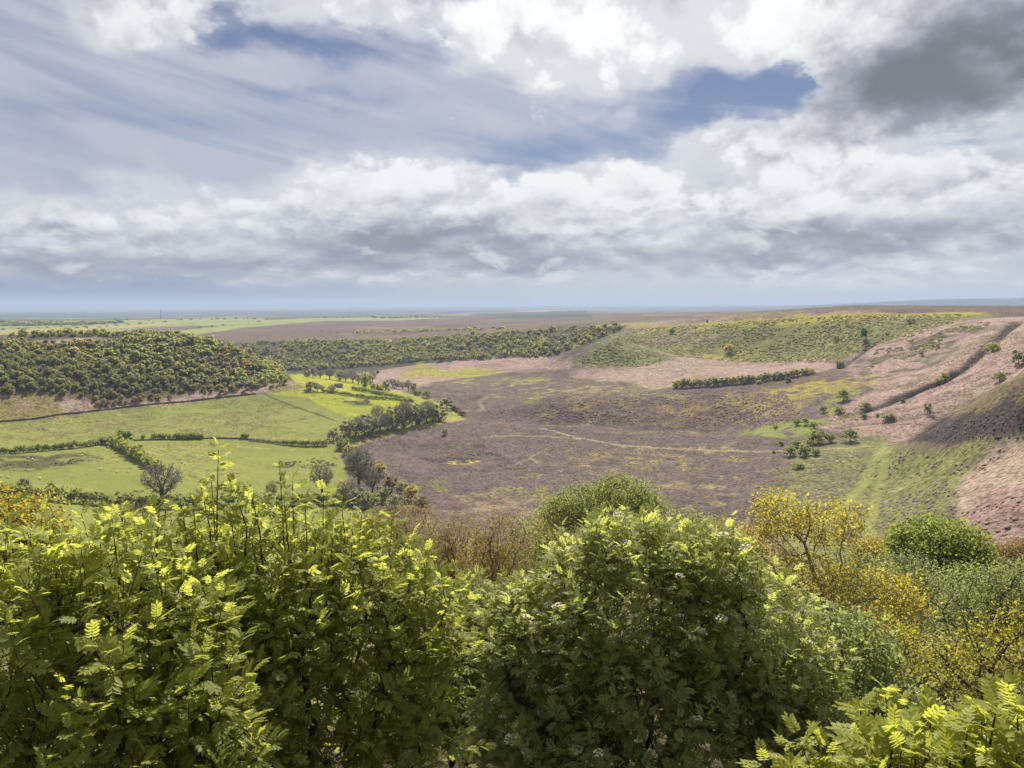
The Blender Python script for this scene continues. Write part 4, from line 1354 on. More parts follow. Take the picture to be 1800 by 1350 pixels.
for a in [
    (219, 779, 24, 27, 'dark', 'oak_tree', 'round dark green tree standing alone above the corner where hedges meet'),
    (242, 806, 26, 26, 'green', 'hedge_tree', 'grey-green spreading tree halfway down the hedge between the two pastures'),
    (286, 884, 66, 66, 'bare', 'leafless_tree', 'large brown leafless tree at the bottom end of the field hedge'),
    (42, 872, 34, 22, 'pale', 'field_tree', 'small pale tree with a slim trunk above the lowest left hedge'),
    (91, 874, 26, 11, 'dark', 'conifer', 'small dark pointed tree poking out of the lowest left hedge'),
    (566, 868, 52, 44, 'bare', 'leafless_tree', 'leafless grey tree above the lowest hedge, right of the tall rowan shoots'),
    (478, 880, 34, 22, 'bare', 'leafless_tree', 'thin leafless tree behind the tall rowan shoots on the bottom hedge'),
    (586, 774, 24, 24, 'pale', 'hedge_end_tree', 'rounded pale tree at the copse end of the upper field hedge'),
    (603, 792, 26, 26, 'green', 'hedge_end_tree', 'dark rounded tree below the pale one where field and heather meet'),
    (614, 800, 22, 24, 'golden', 'golden_bush', 'golden-green bush beside the dark rounded tree at the heather corner'),
    (632, 858, 72, 56, 'bare', 'leafless_tree', 'tall leafless grey tree on the line between lower pasture and heather'),
    (612, 884, 40, 44, 'bare', 'leafless_tree', 'leafless grey tree at the lowest pasture corner beside the heather'),
    (655, 868, 48, 36, 'bare', 'leafless_tree', 'leafless tree right of the tall grey one at the heather edge'),
    (668, 836, 26, 22, 'golden', 'golden_tree', 'small golden tree just inside the heather edge'),
    (688, 866, 34, 30, 'bronze', 'bronze_tree', 'bronze-leaved tree at the heather edge above the brown shrubs'),
    (705, 872, 30, 30, 'pale', 'pale_bush', 'pale green bush among bronze trees at the heather edge'),
    (722, 880, 32, 26, 'golden', 'golden_tree', 'rightmost golden tree of the group along the heather edge'),
    (622, 822, 36, 32, 'pale', 'edge_tree', 'grey-green tree at the moor edge above the tall leafless one'),
    (645, 838, 34, 30, 'pale', 'edge_tree', 'pale tree on the moor side of the tall leafless one'),
    (628, 888, 36, 40, 'pale', 'edge_bush', 'pale bush in the corner where bottom hedge meets heather'),
    (652, 894, 34, 36, 'green', 'edge_bush', 'green bush right of the corner where bottom hedge meets heather'),
    (694, 896, 32, 34, 'pale', 'edge_bush', 'pale bush on the heather above the orange-tipped shrub'),
    (740, 898, 30, 30, 'bronze', 'edge_bush', 'bronze bush on the heather right of the golden tree'),
    (672, 884, 34, 34, 'pale', 'pale_bush', 'pale green bush at the foot of the heather edge trees'),
    (642, 681, 28, 25, 'lime', 'tall_tree', 'tall fresh green tree beside the barn in the valley bottom'),
    (678, 690, 26, 18, 'pale', 'slim_tree', 'slim grey-green tree right of the tall fresh green one'),
    (668, 693, 20, 20, 'golden', 'golden_tree', 'golden domed tree in the hedge right of the barn'),
    (657, 686, 14, 18, 'pale', 'pale_bush', 'pale bush between the tall green tree and the golden domed one'),
    (785, 717, 22, 28, 'pale', 'domed_bush', 'pale domed bush at the beck by the corner of the tawny field'),
    (802, 722, 12, 20, 'bronze', 'beck_bush', 'low bronze bush by the beck right of the pale domed one'),
    (812, 730, 11, 16, 'bronze', 'beck_bush', 'lowest bronze bush where the beck meets the heather'),
    (750, 699, 16, 18, 'pale', 'beck_tree', 'pale tree by the beck left of the domed bush'),
    (735, 695, 12, 18, 'green', 'beck_bush', 'green bush by the beck behind the tawny field'),
    (545, 686, 18, 24, 'pale', 'pale_tree', 'pale tree at the end of the wood beside the lime pasture'),
    (558, 688, 14, 14, 'bare', 'leafless_tree', 'small leafless tree on the hedge between wood and barn'),
    (566, 689, 12, 11, 'bare', 'leafless_tree', 'smallest leafless tree on the hedge between wood and barn'),
    (584, 690, 14, 16, 'bare', 'leafless_tree', 'leafless tree on the hedge just in front of the barn'),
    (710, 637, 13, 10, 'pale', 'scarp_foot_tree', 'small pale tree at the foot of the far scarp, left of the yellow patch'),
    (720, 635, 14, 11, 'pale', 'scarp_foot_tree', 'slightly larger pale tree beside the smaller one at the scarp foot'),
    (776, 635, 14, 17, 'bronze', 'scarp_foot_tree', 'purplish round tree above the yellow-green patch at the scarp foot'),
    (793, 633, 14, 14, 'pale', 'scarp_foot_tree', 'pale round tree right of the purplish one at the scarp foot'),
    (664, 657, 7, 7, 'dark', 'lone_bush', 'tiny dark bush on the pink bracken left of the yellow patch'),
    (781, 765, 14, 14, 'pale', 'moor_bush', 'small pale bush on the heather below the copse'),
    (1282, 620, 17, 19, 'golden', 'orange_tree', 'small round orange tree alone on the green amphitheatre slope'),
    (1181, 586, 9, 10, 'dark', 'slope_bush', 'tiny dark bush high on the slope above the spur'),
    (1518, 598, 24, 12, 'dark', 'conifer', 'tall dark evergreen on the right rim slope'),
    (1520, 605, 13, 14, 'pale', 'slope_bush', 'pale round bush at the foot of the tall dark evergreen'),
    (1469, 599, 11, 12, 'lime', 'slope_bush', 'tiny lime bush left of the tall dark evergreen'),
    (1596, 569, 10, 9, 'pale', 'rim_tree', 'left of two grey trees just under the right rim'),
    (1605, 568, 9, 9, 'pale', 'rim_tree', 'right of two grey trees just under the right rim'),
    (1477, 648, 13, 15, 'dark', 'lone_bush', 'dark thorn bush at the end of the bracken bank on the right'),
    (1619, 626, 10, 9, 'pale', 'slope_bush', 'tiny pale bush among green patches on the upper right slope'),
    (1744, 618, 15, 21, 'lime', 'gully_bush', 'round lime bush at the top of the dark gully'),
    (1660, 671, 16, 12, 'green', 'gully_tree', 'small pointed green tree halfway down the gully'),
    (1651, 676, 12, 14, 'lime', 'gully_bush', 'yellow-green bush just below the pointed tree in the gully'),
    (1522, 717, 11, 19, 'green', 'gully_bush', 'low green thorn at the lower end of the gully'),
    (1475, 726, 12, 17, 'green', 'gully_bush', 'low dark thorn left of the one at the gully end'),
    (1561, 737, 12, 26, 'green', 'wide_bush', 'wide low bush on the bracken below the gully'),
    (1519, 736, 9, 9, 'dark', 'small_bush', 'small dark bush left of the wide low one on the bracken'),
    (1543, 733, 7, 7, 'green', 'small_bush', 'smallest bush between the small dark and the wide low one'),
    (1630, 728, 21, 14, 'pale', 'young_tree', 'thin pale young tree alone on the bracken slope'),
    (1757, 669, 15, 20, 'green', 'spur_bush', 'green bush on the skyline of the near right spur'),
    (1790, 640, 24, 22, 'pale', 'spur_tree', 'pale tree rising behind the near right spur at the frame edge'),
    (1586, 707, 7, 10, 'bronze', 'small_bush', 'tiny brown bush just below the gully bank'),
    (1482, 704, 22, 22, 'green', 'slope_bush', 'leaning green thorn at the left end of the bracken slope'),
    (1447, 725, 14, 14, 'green', 'thorn_tree', 'small thorn tree on the grass above the flats'),
    (1400, 748, 14, 16, 'green', 'thorn_tree', 'left of three thorn trees in a row on the green flats'),
    (1415, 747, 14, 16, 'green', 'thorn_tree', 'middle of three thorn trees in a row on the green flats'),
    (1430, 753, 13, 16, 'green', 'thorn_tree', 'right and lowest of three thorn trees on the green flats'),
    (1363, 756, 11, 11, 'green', 'thorn_tree', 'lone small thorn tree at the left of the green flats'),
    (1494, 776, 25, 31, 'green', 'hawthorn_tree', 'spreading hawthorn with a clear trunk above the path on the right'),
    (1438, 779, 25, 36, 'green', 'hawthorn_tree', 'broad dark hawthorn left of the spreading one above the path'),
    (1459, 777, 17, 20, 'green', 'hawthorn_tree', 'smaller hawthorn leaning against the broad dark one'),
    (1399, 787, 15, 25, 'green', 'path_bush', 'low wide bush left of the hawthorns above the path'),
    (1423, 784, 12, 16, 'green', 'path_bush', 'small bush between low wide bush and broad hawthorn'),
    (1373, 783, 8, 8, 'dark', 'small_bush', 'tiny dark bush on the heather left of the path bushes'),
    (1389, 802, 20, 22, 'green', 'path_bush', 'left of three bushes below the path'),
    (1414, 801, 22, 23, 'green', 'path_bush', 'tallest, middle of three bushes below the path'),
    (1434, 800, 14, 17, 'green', 'path_bush', 'right and smallest of three bushes below the path'),
    (1404, 823, 11, 24, 'green', 'low_bush', 'low spreading green bush below the three path bushes'),
    (1360, 797, 5, 6, 'dark', 'small_bush', 'tiny dark bush touching the pale path'),
    (1385, 671, 8, 12, 'dark', 'lone_bush', 'dark bush on the bracken right of the thicket'),
    (1334, 674, 6, 10, 'lime', 'lone_bush', 'low lime bush just below the thicket'),
    (1243, 566, 4, 5, 'dark', 'plateau_tree', 'tiny dark tree alone on the plateau above the orange tree'),
]:
    tree_at(*a)
for i, (px, py) in enumerate([(563, 665), (580, 667), (540, 664), (596, 669), (608, 671), (620, 673), (630, 675), (550, 664), (697, 683), (708, 685), (718, 687), (690, 680), (726, 690), (640, 668), (655, 672)]):
    kd = ('bare', 'bare', 'pale', 'pale', 'bare')[i % 5]
    tree_at(px, py, 14 + (i * 5) % 9, 15 + (i * 3) % 6, kd, {'bare': 'leafless_beck_tree', 'pale': 'pale_beck_tree'}[kd], {'bare': 'leafless grey tree in the belt along the beck behind the barn', 'pale': 'pale grey-green tree in the belt along the beck behind the barn'}[kd], 'trees of the belt along the beck')
# thicket on the bracken flats
for i in range(26):
    f = i / 25
    px, py = 1188 + 236 * f, 682 - 8 * f - 17 * f * f
    kd = ('green', 'lime', 'pale', 'green', 'golden', 'pale', 'green')[i % 7]
    tree_at(px, py, 15 - 5 * f + (i * 7) % 5, 15 + (i * 5) % 6, kd, {'green': 'thicket_bush', 'lime': 'lime_thicket_bush', 'pale': 'pale_thicket_bush', 'golden': 'golden_thicket_bush'}[kd],
            {'green': 'green bush in the long narrow thicket on the bracken flats', 'lime': 'lime bush in the long narrow thicket on the bracken flats', 'pale': 'pale bush in the long narrow thicket on the bracken flats', 'golden': 'golden bush in the long narrow thicket on the bracken flats'}[kd], 'bushes of the thicket on the bracken flats', 'bush')
# trees along the upper field boundary
for i, (px, w) in enumerate([(252, 7), (271, 11), (281, 11), (289, 10), (298, 7), (309, 12), (318, 13), (327, 13), (336, 14), (345, 14), (354, 12), (427, 9), (434, 9)]):
    tree_at(px, 772.5 - .006 * (px - 250), 8 + w * .35, w * 1.05, 'green', 'boundary_tree', 'small dark tree in the row on the boundary wall between the pastures', 'small trees on the pasture boundary')


# ------------------------------------------------------------------ hedges and walls
def hedge(path, h_px, kind, label, lump=1.0, seed=0, name='hedge'):
    rng = np.random.default_rng(seed + 900)
    ln = plan(path, 3, False)
    z = ground_z(ln[:, 0], ln[:, 1])
    d = np.hypot(ln[:, 0], ln[:, 1])
    base = np.array((ln[0, 0], ln[0, 1], z[0]))
    e = thing(name, base, label, 'hedge')
    L = np.concatenate([[0], np.cumsum(np.hypot(*np.diff(ln, axis=0).T))])
    V, Fc, T, k, S = [], [], [], 0, []
    s = 0.0
    while s < L[-1]:
        x, y = np.interp(s, L, ln[:, 0]), np.interp(s, L, ln[:, 1])
        dd = math.hypot(x, y)
        h = h_px * dd / F * rng.uniform(1 - .35 * lump, 1 + .3 * lump)
        w = h * rng.uniform(.9, 1.25)
        tv, tf, tt = crown(int(rng.integers(1, 60)) + 500, 115, .15, 5, .5)
        g = gz(x, y)
        a = rng.uniform(0, 6.28)
        rot = np.array(((math.cos(a), -math.sin(a), 0), (math.sin(a), math.cos(a), 0), (0, 0, 1)))
        V.append(tv @ rot.T * np.array((w, w, h * 1.1)) + np.array((x, y, g - .18 * h)) - base)
        Fc.append(tf + k)
        T.append(np.clip(tt + rng.uniform(-.25, .25), 0, 1))
        S.append((np.array((x, y, g - .2)) - base, np.array((x + rng.uniform(-.2, .2), y, g + h * .5)) - base, .09, .05))
        k += len(tv)
        s += w * rng.uniform(.30, .44)
    me = mesh_from('foliage', np.concatenate(V), np.concatenate(Fc), M[kind])
    set_tint(me, np.concatenate(T))
    link('foliage', me, e)
    link('stems', branch_mesh('stems', tuple(np.array([q[i] for q in S]) for i in range(4)), M['bark']), e)['kind'] = 'stuff'
    return e


hedge([(-30, 799), (40, 796), (100, 791), (150, 786), (182, 780)], 12, 'green', 'dark hedge running in from the left between upper and lower pasture', 1, 1)
hedge([(186, 780), (205, 785), (222, 796), (240, 806), (262, 822), (284, 832)], 19, 'lime', 'tall golden-green hedge running down the middle between the two pastures', .8, 2)
hedge([(440, 775), (470, 778), (492, 781)], 6, 'green', 'low broken hedge left of the trimmed one on the upper field boundary', .8, 3)
hedge([(498, 782), (540, 784), (574, 783)], 12, 'green', 'thick trimmed hedge ending at the pale rounded tree', .4, 4)
hedge([(-30, 872), (60, 877), (110, 881), (180, 888), (250, 893), (330, 892), (420, 890), (520, 888), (600, 886), (640, 885)], 25, 'green', 'broad dark hedge along the bottom of the lower pastures', .8, 5)
hedge([(568, 690), (590, 692), (620, 697), (655, 701), (690, 704), (724, 707)], 7, 'green', 'hedge crossing the lime pasture in front of the barn', 1, 6)
hedge([(620, 686), (645, 690), (665, 694), (690, 699), (710, 704), (728, 708)], 9, 'lime', 'leafy hedge right of the barn below the golden tree', .8, 7)


def wall_line(path, h, w, label, name='stone_wall'):
    rng = np.random.default_rng(77)
    ln = plan(path, 3, False)
    n = len(ln)
    dv = np.gradient(ln, axis=0)
    dv /= np.maximum(np.linalg.norm(dv, axis=1, keepdims=True), 1e-6)
    nr = np.stack([-dv[:, 1], dv[:, 0]], -1)
    z = ground_z(ln[:, 0], ln[:, 1])
    base = np.array((ln[0, 0], ln[0, 1], z[0]))
    hh = h * (1 + .25 * rng.uniform(-1, 1, n))
    ring = []
    for sx, sz in ((-1, 0), (-.7, 1), (.7, 1), (1, 0)):
        p = np.stack([ln[:, 0] + nr[:, 0] * sx * w / 2, ln[:, 1] + nr[:, 1] * sx * w / 2, np.where(sz, z + hh, z - .4)], -1)
        ring.append(p - base)
    V = np.stack(ring, 1).reshape(-1, 3)
    i = np.arange(n - 1)[:, None] * 4
    f = np.concatenate([np.stack([i[:, 0] + a, i[:, 0] + 4 + a, i[:, 0] + 5 + a, i[:, 0] + 1 + a], -1) for a in range(3)])
    ob = link(name, mesh_from(name, V, f, M['stone']))
    ob.location = base
    return tag(ob, label, 'wall')


M['stone'] = plain_material('dark_drystone', (.045, .042, .032), (.13, .12, .095), 1.2)
wall_line([(-40, 746), (0, 742), (60, 737), (100, 730), (130, 727), (200, 719), (270, 711), (330, 706), (400, 698), (450, 693)], 1.2, .7, 'dark drystone wall between the left wood and the upper pasture')
wall_line([(235, 775), (280, 774), (340, 772), (380, 771), (425, 772), (440, 774)], 1.1, .7, 'low drystone wall carrying the row of small trees between pastures')


# ------------------------------------------------------------------ barn, mast, sheep
def box(x0, x1, y0, y1, z0, z1):
    v = [(x, y, z) for z in (z0, z1) for y in (y0, y1) for x in (x0, x1)]
    return v, [(0, 2, 3, 1), (4, 5, 7, 6), (0, 1, 5, 4), (1, 3, 7, 5), (3, 2, 6, 7), (2, 0, 4, 6)]


def box_mesh(name, b, mat):
    me = bpy.data.meshes.new(name)
    me.from_pydata(b[0], [], b[1])
    me.materials.append(mat)
    return me


M['barnstone'] = plain_material('barn_stone', (.20, .17, .13), (.32, .28, .22), 1.5)
M['roof'] = plain_material('pantile_roof', (.10, .075, .07), (.16, .12, .11), 2.0)
M['door'] = plain_material('barn_door', (.03, .026, .022), (.06, .05, .04), 2.0)
pb = hit(595, 681)
barn = thing('stone_barn', pb, 'small stone barn with a dark pitched roof in the valley bottom pasture', 'barn')
barn.rotation_euler = (0, 0, -.15)
link('wall', box_mesh('wall', box(-4.2, 4.2, -2.3, 2.3, -.8, 2.6), M['barnstone']), barn)
rf = bpy.data.meshes.new('roof')
rf.from_pydata([(-4.6, -2.8, 2.45), (4.6, -2.8, 2.45), (4.6, 0, 4.5), (-4.6, 0, 4.5), (-4.6, 2.8, 2.45), (4.6, 2.8, 2.45)], [], [(0, 1, 2, 3), (3, 2, 5, 4), (0, 3, 4), (1, 5, 2), (0, 4, 5, 1)])
rf.materials.append(M['roof'])
link('roof', rf, barn)
link('door', box_mesh('door', box(-.9, .9, -2.38, -2.28, -.2, 1.9), M['door']), barn)
link('window', box_mesh('window', box(2.2, 3.0, -2.38, -2.28, 1.0, 1.7), M['door']), barn)

M['metal'] = plain_material('mast_steel', (.10, .10, .11), (.16, .16, .17), 2)
pm = at(283, 566, 4200)
pm.z = gz(pm.x, pm.y)
mast = thing('radio_mast', pm, 'thin distant mast on the skyline above the left hill', 'mast')
S = [((sx, sy, 0), (sx * .3, sy * .3, 42), .35, .25) for sx in (-1.6, 1.6) for sy in (-1.6, 1.6)] + [((-1.6 + .29 * k, -1.6 + .29 * k, k * 9.0), (1.6 - .29 * k, 1.6 - .29 * k, k * 9.0 + 4), .2, .2) for k in range(5)]
link('lattice', branch_mesh('lattice', tuple(np.array([s[i] for s in S], float) for i in range(4)), M['metal']), mast)
link('antenna', branch_mesh('antenna', (np.array([[0, 0, 40.0]]), np.array([[0, 0, 52.0]]), np.array([.35]), np.array([.2])), M['metal']), mast)

M['wool'] = plain_material('sheep_wool', (.62, .58, .50), (.78, .75, .68), 6)
M['sheepface'] = plain_material('sheep_face', (.05, .045, .04), (.10, .09, .08), 6)


def sheep_meshes():
    v, f = ICO1
    rng = np.random.default_rng(3)
    body = v * np.array((.62, .34, .36)) * (1 + rng.uniform(-.08, .08, (len(v), 1))) + np.array((0, 0, .68))
    hd = v * np.array((.19, .11, .13)) + np.array((.72, 0, .62))
    nk = v * np.array((.20, .17, .20)) + np.array((.55, 0, .72))
    lg = tubes((np.array([(sx, sy, .5) for sx in (-.38, .38) for sy in (-.16, .16)], float), np.array([(sx, sy, -.03) for sx in (-.38, .38) for sy in (-.16, .16)], float), np.full(4, .06), np.full(4, .045)), 5)
    return (mesh_from('fleece', np.concatenate([body, nk]), np.concatenate([f, f + len(v)]), M['wool'], True), mesh_from('head', hd, f, M['sheepface'], True), mesh_from('legs', lg[0], lg[1], M['sheepface'], True))


SHEEP = sheep_meshes()
for i, (px, py, lab) in enumerate([
        (50, 807, 'left of two white sheep grazing in the dark rushes'), (57, 809, 'right of two white sheep grazing in the dark rushes'), (2, 839, 'white sheep at the very left edge of the lower pasture'), (14, 841, 'second white sheep from the left edge of the lower pasture'),
        (70, 843, 'nearest white sheep, beside the small pale field tree'), (115, 815, 'white sheep on the lower edge of the rushy patch'), (144, 802, 'white sheep on the upper right edge of the rushy patch'), (158, 809, 'white sheep just right of the rushy patch'), (173, 812, 'white sheep a little right of the one beside the rushes'),
        (177, 826, 'white sheep in the open middle of the lower left pasture'), (229, 824, 'white sheep close to the tall dividing hedge'), (206, 831, 'left sheep of the pair below the dividing hedge'), (225, 831, 'right sheep of the pair below the dividing hedge'),
        (320, 815, 'left sheep of the pair in the middle pasture'), (325, 817, 'right sheep of the pair in the middle pasture'), (465, 737, 'lone white sheep high on the upper pasture'), (410, 754, 'white sheep just above the row of boundary trees'), (526, 850, 'white sheep low in the middle pasture by the leafless tree'), (190, 788, 'white sheep under the hedge corner')]):
    p = hit(px, py)
    e = thing('sheep', p, lab, 'sheep', 'sheep grazing in the pastures')
    e.rotation_euler = (0, 0, i * 1.9)
    e.scale = (1.25, 1.25, 1.25)
    for nm, me in zip(('fleece', 'head', 'legs'), SHEEP):
        link(nm, me, e)

# far hedgerow trees beyond the left hill
rng_f = np.random.default_rng(8)
_far_lines = [((0, 581), (180, 571)), ((60, 583), (260, 568)), ((150, 578), (300, 566)), ((230, 588), (470, 565)), ((0, 566), (240, 562)), ((260, 564), (560, 558)), ((300, 563), (480, 561)), ((560, 559), (780, 557))]
for (a, b) in _far_lines:
    for k in range(9):
        f = (k + rng_f.uniform(0, .8)) / 9
        px, py = a[0] + (b[0] - a[0]) * f, a[1] + (b[1] - a[1]) * f
        p = hit(px, py)
        d = math.hypot(p.x, p.y)
        if d > 9000:
            continue
        ob = link('hedgerow_tree', BUSH['green'][k % 3])
        s = rng_f.uniform(2.0, 4.2) * d / F
        ob.location = (p.x, p.y, p.z - .1 * s)
        ob.scale = (s * rng_f.uniform(1.3, 3.0), s * 1.4, s)
        tag(ob, 'tiny distant tree on a hedge line of the far fields at the left', 'tree', 'distant hedgerow trees')


# ------------------------------------------------------------------ tussocks of heather, bracken and bilberry
def dome(rng):
    V = [(0, 0, 1.0)]
    for r, z in ((.62, .72), (1.0, .05)):
        for k in range(6):
            a = k * math.pi / 3 + (r > .8) * .5
            V.append((r * math.cos(a) * rng.uniform(.75, 1.25), r * math.sin(a) * rng.uniform(.75, 1.25), z * rng.uniform(.8, 1.2)))
    Fc = [(0, 1 + k, 1 + (k + 1) % 6) for k in range(6)]
    for k in range(6):
        a, b = 1 + k, 1 + (k + 1) % 6
        Fc += [(a, a + 6, b), (b, a + 6, 7 + (k + 1) % 6)]
    return np.array(V), np.array(Fc)


def tussocks(name, label, polys, spacing, size, height, mat, seed, keep=0.0, cat='heather'):
    rng = np.random.default_rng(seed)
    V, Fc, T, off = [], [], [], 0
    for pi, poly in enumerate(polys):
        x, y = poisson(poly, spacing, seed + pi)
        k = fbm(x, y, 18, 3, seed + 3) + .5 * fbm(x, y, 60, 2, seed + 4) > keep
        for ln, wd in TRACKS:
            k &= dist_line(ln, x, y, wd + 1.2) > wd + .9
        x, y = x[k], y[k]
        if not len(x):
            continue
        z = ground_z(x, y)
        for q in range(3):
            xs, ys, zs = x[q::3], y[q::3], z[q::3]
            n = len(xs)
            if not n:
                continue
            tv, tf = dome(rng)
            s = size * rng.uniform(.5, 1.5, n)
            a = rng.uniform(0, 6.28, n)
            R = np.zeros((n, 3, 3))
            R[:, 0, 0] = np.cos(a)
            R[:, 0, 1] = -np.sin(a)
            R[:, 1, 0] = np.sin(a)
            R[:, 1, 1] = np.cos(a)
            R[:, 2, 2] = height / size * rng.uniform(.7, 1.3, n)
            v, f = stamp(tv, tf, R, np.stack([xs, ys, zs - .12], -1), s)
            V.append(v)
            Fc.append(f + off)
            T.append(np.repeat(rng.random(n), len(tv)))
            off += len(v)
    me = mesh_from(name, np.concatenate(V), np.concatenate(Fc), M[mat], False)
    set_tint(me, np.concatenate(T))
    ob = link(name, me)
    ob['kind'] = 'stuff'
    return tag(ob, label, cat)


tussocks('heather', 'purple-brown heather tussocks over the moor floor of the valley', [[(640, 780), (850, 744), (1300, 770), (1400, 792), (1390, 850), (1300, 940), (760, 930), (680, 880), (640, 820)]], 3.1, 1.05, .34, 'heathertuft', 61, -.25)
tussocks('heather_beyond', 'heather tussocks on the rise beyond the near moor', [[(840, 738), (900, 715), (1000, 692), (1180, 686), (1380, 692), (1420, 735), (1320, 750), (1100, 746)]], 3.4, 1.3, .45, 'heathertuft', 62, -.1)
tussocks('bilberry', 'clumpy green bilberry over the amphitheatre slope', [[(1060, 594), (1130, 578), (1330, 564), (1500, 554), (1720, 552), (1640, 580), (1560, 600), (1500, 622), (1470, 638), (1300, 636), (1190, 626), (1110, 603)], [(1080, 598), (1010, 636), (1120, 646), (1185, 630)]], 4.2, 1.8, .8, 'bilbtuft', 63, -.45, 'bilberry')
tussocks('bilberry_patches', 'yellow-green bilberry patches scattered on the right bracken slope', [[(1590, 590), (1660, 585), (1650, 625), (1600, 640)], [(1540, 612), (1595, 610), (1580, 642), (1530, 646)], [(1660, 572), (1740, 566), (1730, 580), (1660, 584)]], 3.6, 1.7, .9, 'bilbtuft', 64, .02, 'bilberry')
tussocks('bracken', 'dead pinkish bracken clumps on the right slope', [[(1480, 716), (1540, 690), (1640, 650), (1740, 590), (1800, 566), (1830, 640), (1720, 692), (1640, 735), (1580, 766), (1500, 764), (1450, 750)], [(1750, 790), (1830, 782), (1830, 1000), (1740, 990), (1690, 920), (1700, 850)]], 2.9, .9, .4, 'brackentuft', 65, .0, 'bracken')
tussocks('heather_clumps', 'dark heather clumps dotted over the green slope at lower right', [[(1390, 808), (1480, 794), (1720, 780), (1690, 850), (1680, 930), (1520, 980), (1400, 900)]], 2.5, 1.0, .30, 'heathertuft', 66, .05)
tussocks('dark_heather', 'dark burnt heather on the flank of the near right spur', [[(1612, 772), (1660, 742), (1740, 722), (1820, 712), (1830, 768)]], 2.0, .75, .20, 'burnttuft', 67, -.2)
tussocks('rushes', 'dark tufts of rushes in the wet parts of the pastures', [[(-30, 802), (60, 799), (150, 798), (180, 803), (120, 817), (60, 826), (-30, 824)], [(600, 700), (640, 699), (658, 712), (620, 712)], [(480, 813), (590, 802), (605, 817), (540, 825)], [(575, 700), (610, 702), (600, 708)]], 2.4, .7, .5, 'rushtuft', 68, .15, 'rushes')

# ------------------------------------------------------------------ the trees just below the viewpoint
def shoots_to_leaves(rng, P, D, per, length, leaf_len, droop=.35, young=.5):
    """leaves set round shoots: positions, directions, normals, lengths, tint"""
    n = len(P)
    pos, dr, nr, ln, ti = [], [], [], [], []
    for k in range(per):
        f = (k + .5) / per
        a = k * 2.4 + rng.uniform(0, 6.28, n) * (1 if k == 0 else .15)
        if k == 0:
            a0 = a
        a = a0 + k * 2.4 + rng.uniform(-.3, .3, n)
        ref = np.where(np.abs(D[:, 2:3]) < .9, np.array([[0, 0, 1.0]]), np.array([[1.0, 0, 0]]))
        u = unit(np.cross(D, ref))
        w = np.cross(D, u)
        side = u * np.cos(a)[:, None] + w * np.sin(a)[:, None]
        open_ = (1.15 - .75 * f) + rng.uniform(-.2, .2, n)
        d = unit(D * np.cos(open_)[:, None] + side * np.sin(open_)[:, None] + np.array((0, 0, .15 - droop * (1 - f))) + rng.normal(size=(n, 3)) * .12)
        pos.append(P + D * (length * f)[:, None])
        dr.append(d)
        nr.append(unit(np.array((0, 0, 1.0)) + D * .5 + rng.normal(size=(n, 3)) * .35))
        ln.append(leaf_len * rng.uniform(.5, 1.25, n) * (1.0 - .35 * f))
        ti.append(np.clip(young * (.35 + .9 * f) + rng.normal(size=n) * .14, 0, 1))
    return [np.concatenate(q) for q in (pos, dr, nr, ln, ti)]


def in_view_points(P, margin=60):
    rel = P - np.array((0, 0, EYE))
    c, s = math.cos(PITCH), math.sin(PITCH)
    dp = rel[:, 1] * c - rel[:, 2] * s
    x = rel[:, 0] / np.maximum(dp, .1) * F
    y = (rel[:, 1] * s + rel[:, 2] * c) / np.maximum(dp, .1) * F
    return (dp > .3) & (np.abs(x) < W0 / 2 + margin) & (np.abs(y) < H0 / 2 + margin)


def put_leaves(e, base, rng, leaves, mat, n_obj, pairs, name='leaf', n_var=5):
    """the leaves that show largest as objects of their own, the others as one part"""
    pos, dr, nr, ln, ti = leaves
    R = frames(dr, nr)
    tmpl = [rowan_leaf(random.Random(70 + v), pairs, .12 + .10 * v, pairs < 5) for v in range(n_var)]
    first = pick_nearest(pos, n_obj)
    isf = np.zeros(len(pos), bool)
    isf[first] = True
    protos = {}
    for v in range(n_var):
        for q in range(4):
            me = mesh_from(name, tmpl[v][0], tmpl[v][1], mat)
            set_tint(me, np.full(len(tmpl[v][0]), .14 + .24 * q))
            protos[v, q] = me
    for i in first:
        ob = link(name, protos[int(i) % n_var, min(3, int(ti[i] * 4))], e)
        Mx = Matrix.Identity(4)
        for a in range(3):
            for b in range(3):
                Mx[a][b] = R[i, a, b] * ln[i]
            Mx[a][3] = pos[i, a] - base[a]
        ob.matrix_basis = Mx
    V, Fc, T, off = [], [], [], 0
    tmpl = [rowan_leaf(random.Random(70 + v), pairs, .12 + .10 * v, True) for v in range(n_var)]
    rest = np.where(~isf)[0]
    for v in range(n_var):
        sub = rest[v::n_var]
        if not len(sub):
            continue
        vv, ff = stamp(tmpl[v][0], tmpl[v][1], R[sub], pos[sub] - base, ln[sub])
        V.append(vv)
        Fc.append(ff + off)
        T.append(np.repeat(ti[sub], len(tmpl[v][0])))
        off += len(vv)
    if V:
        me = mesh_from('leaves', np.concatenate(V), np.concatenate(Fc), mat)
        set_tint(me, np.concatenate(T))
        ob = link('leaves', me, e)
        ob['kind'] = 'stuff'


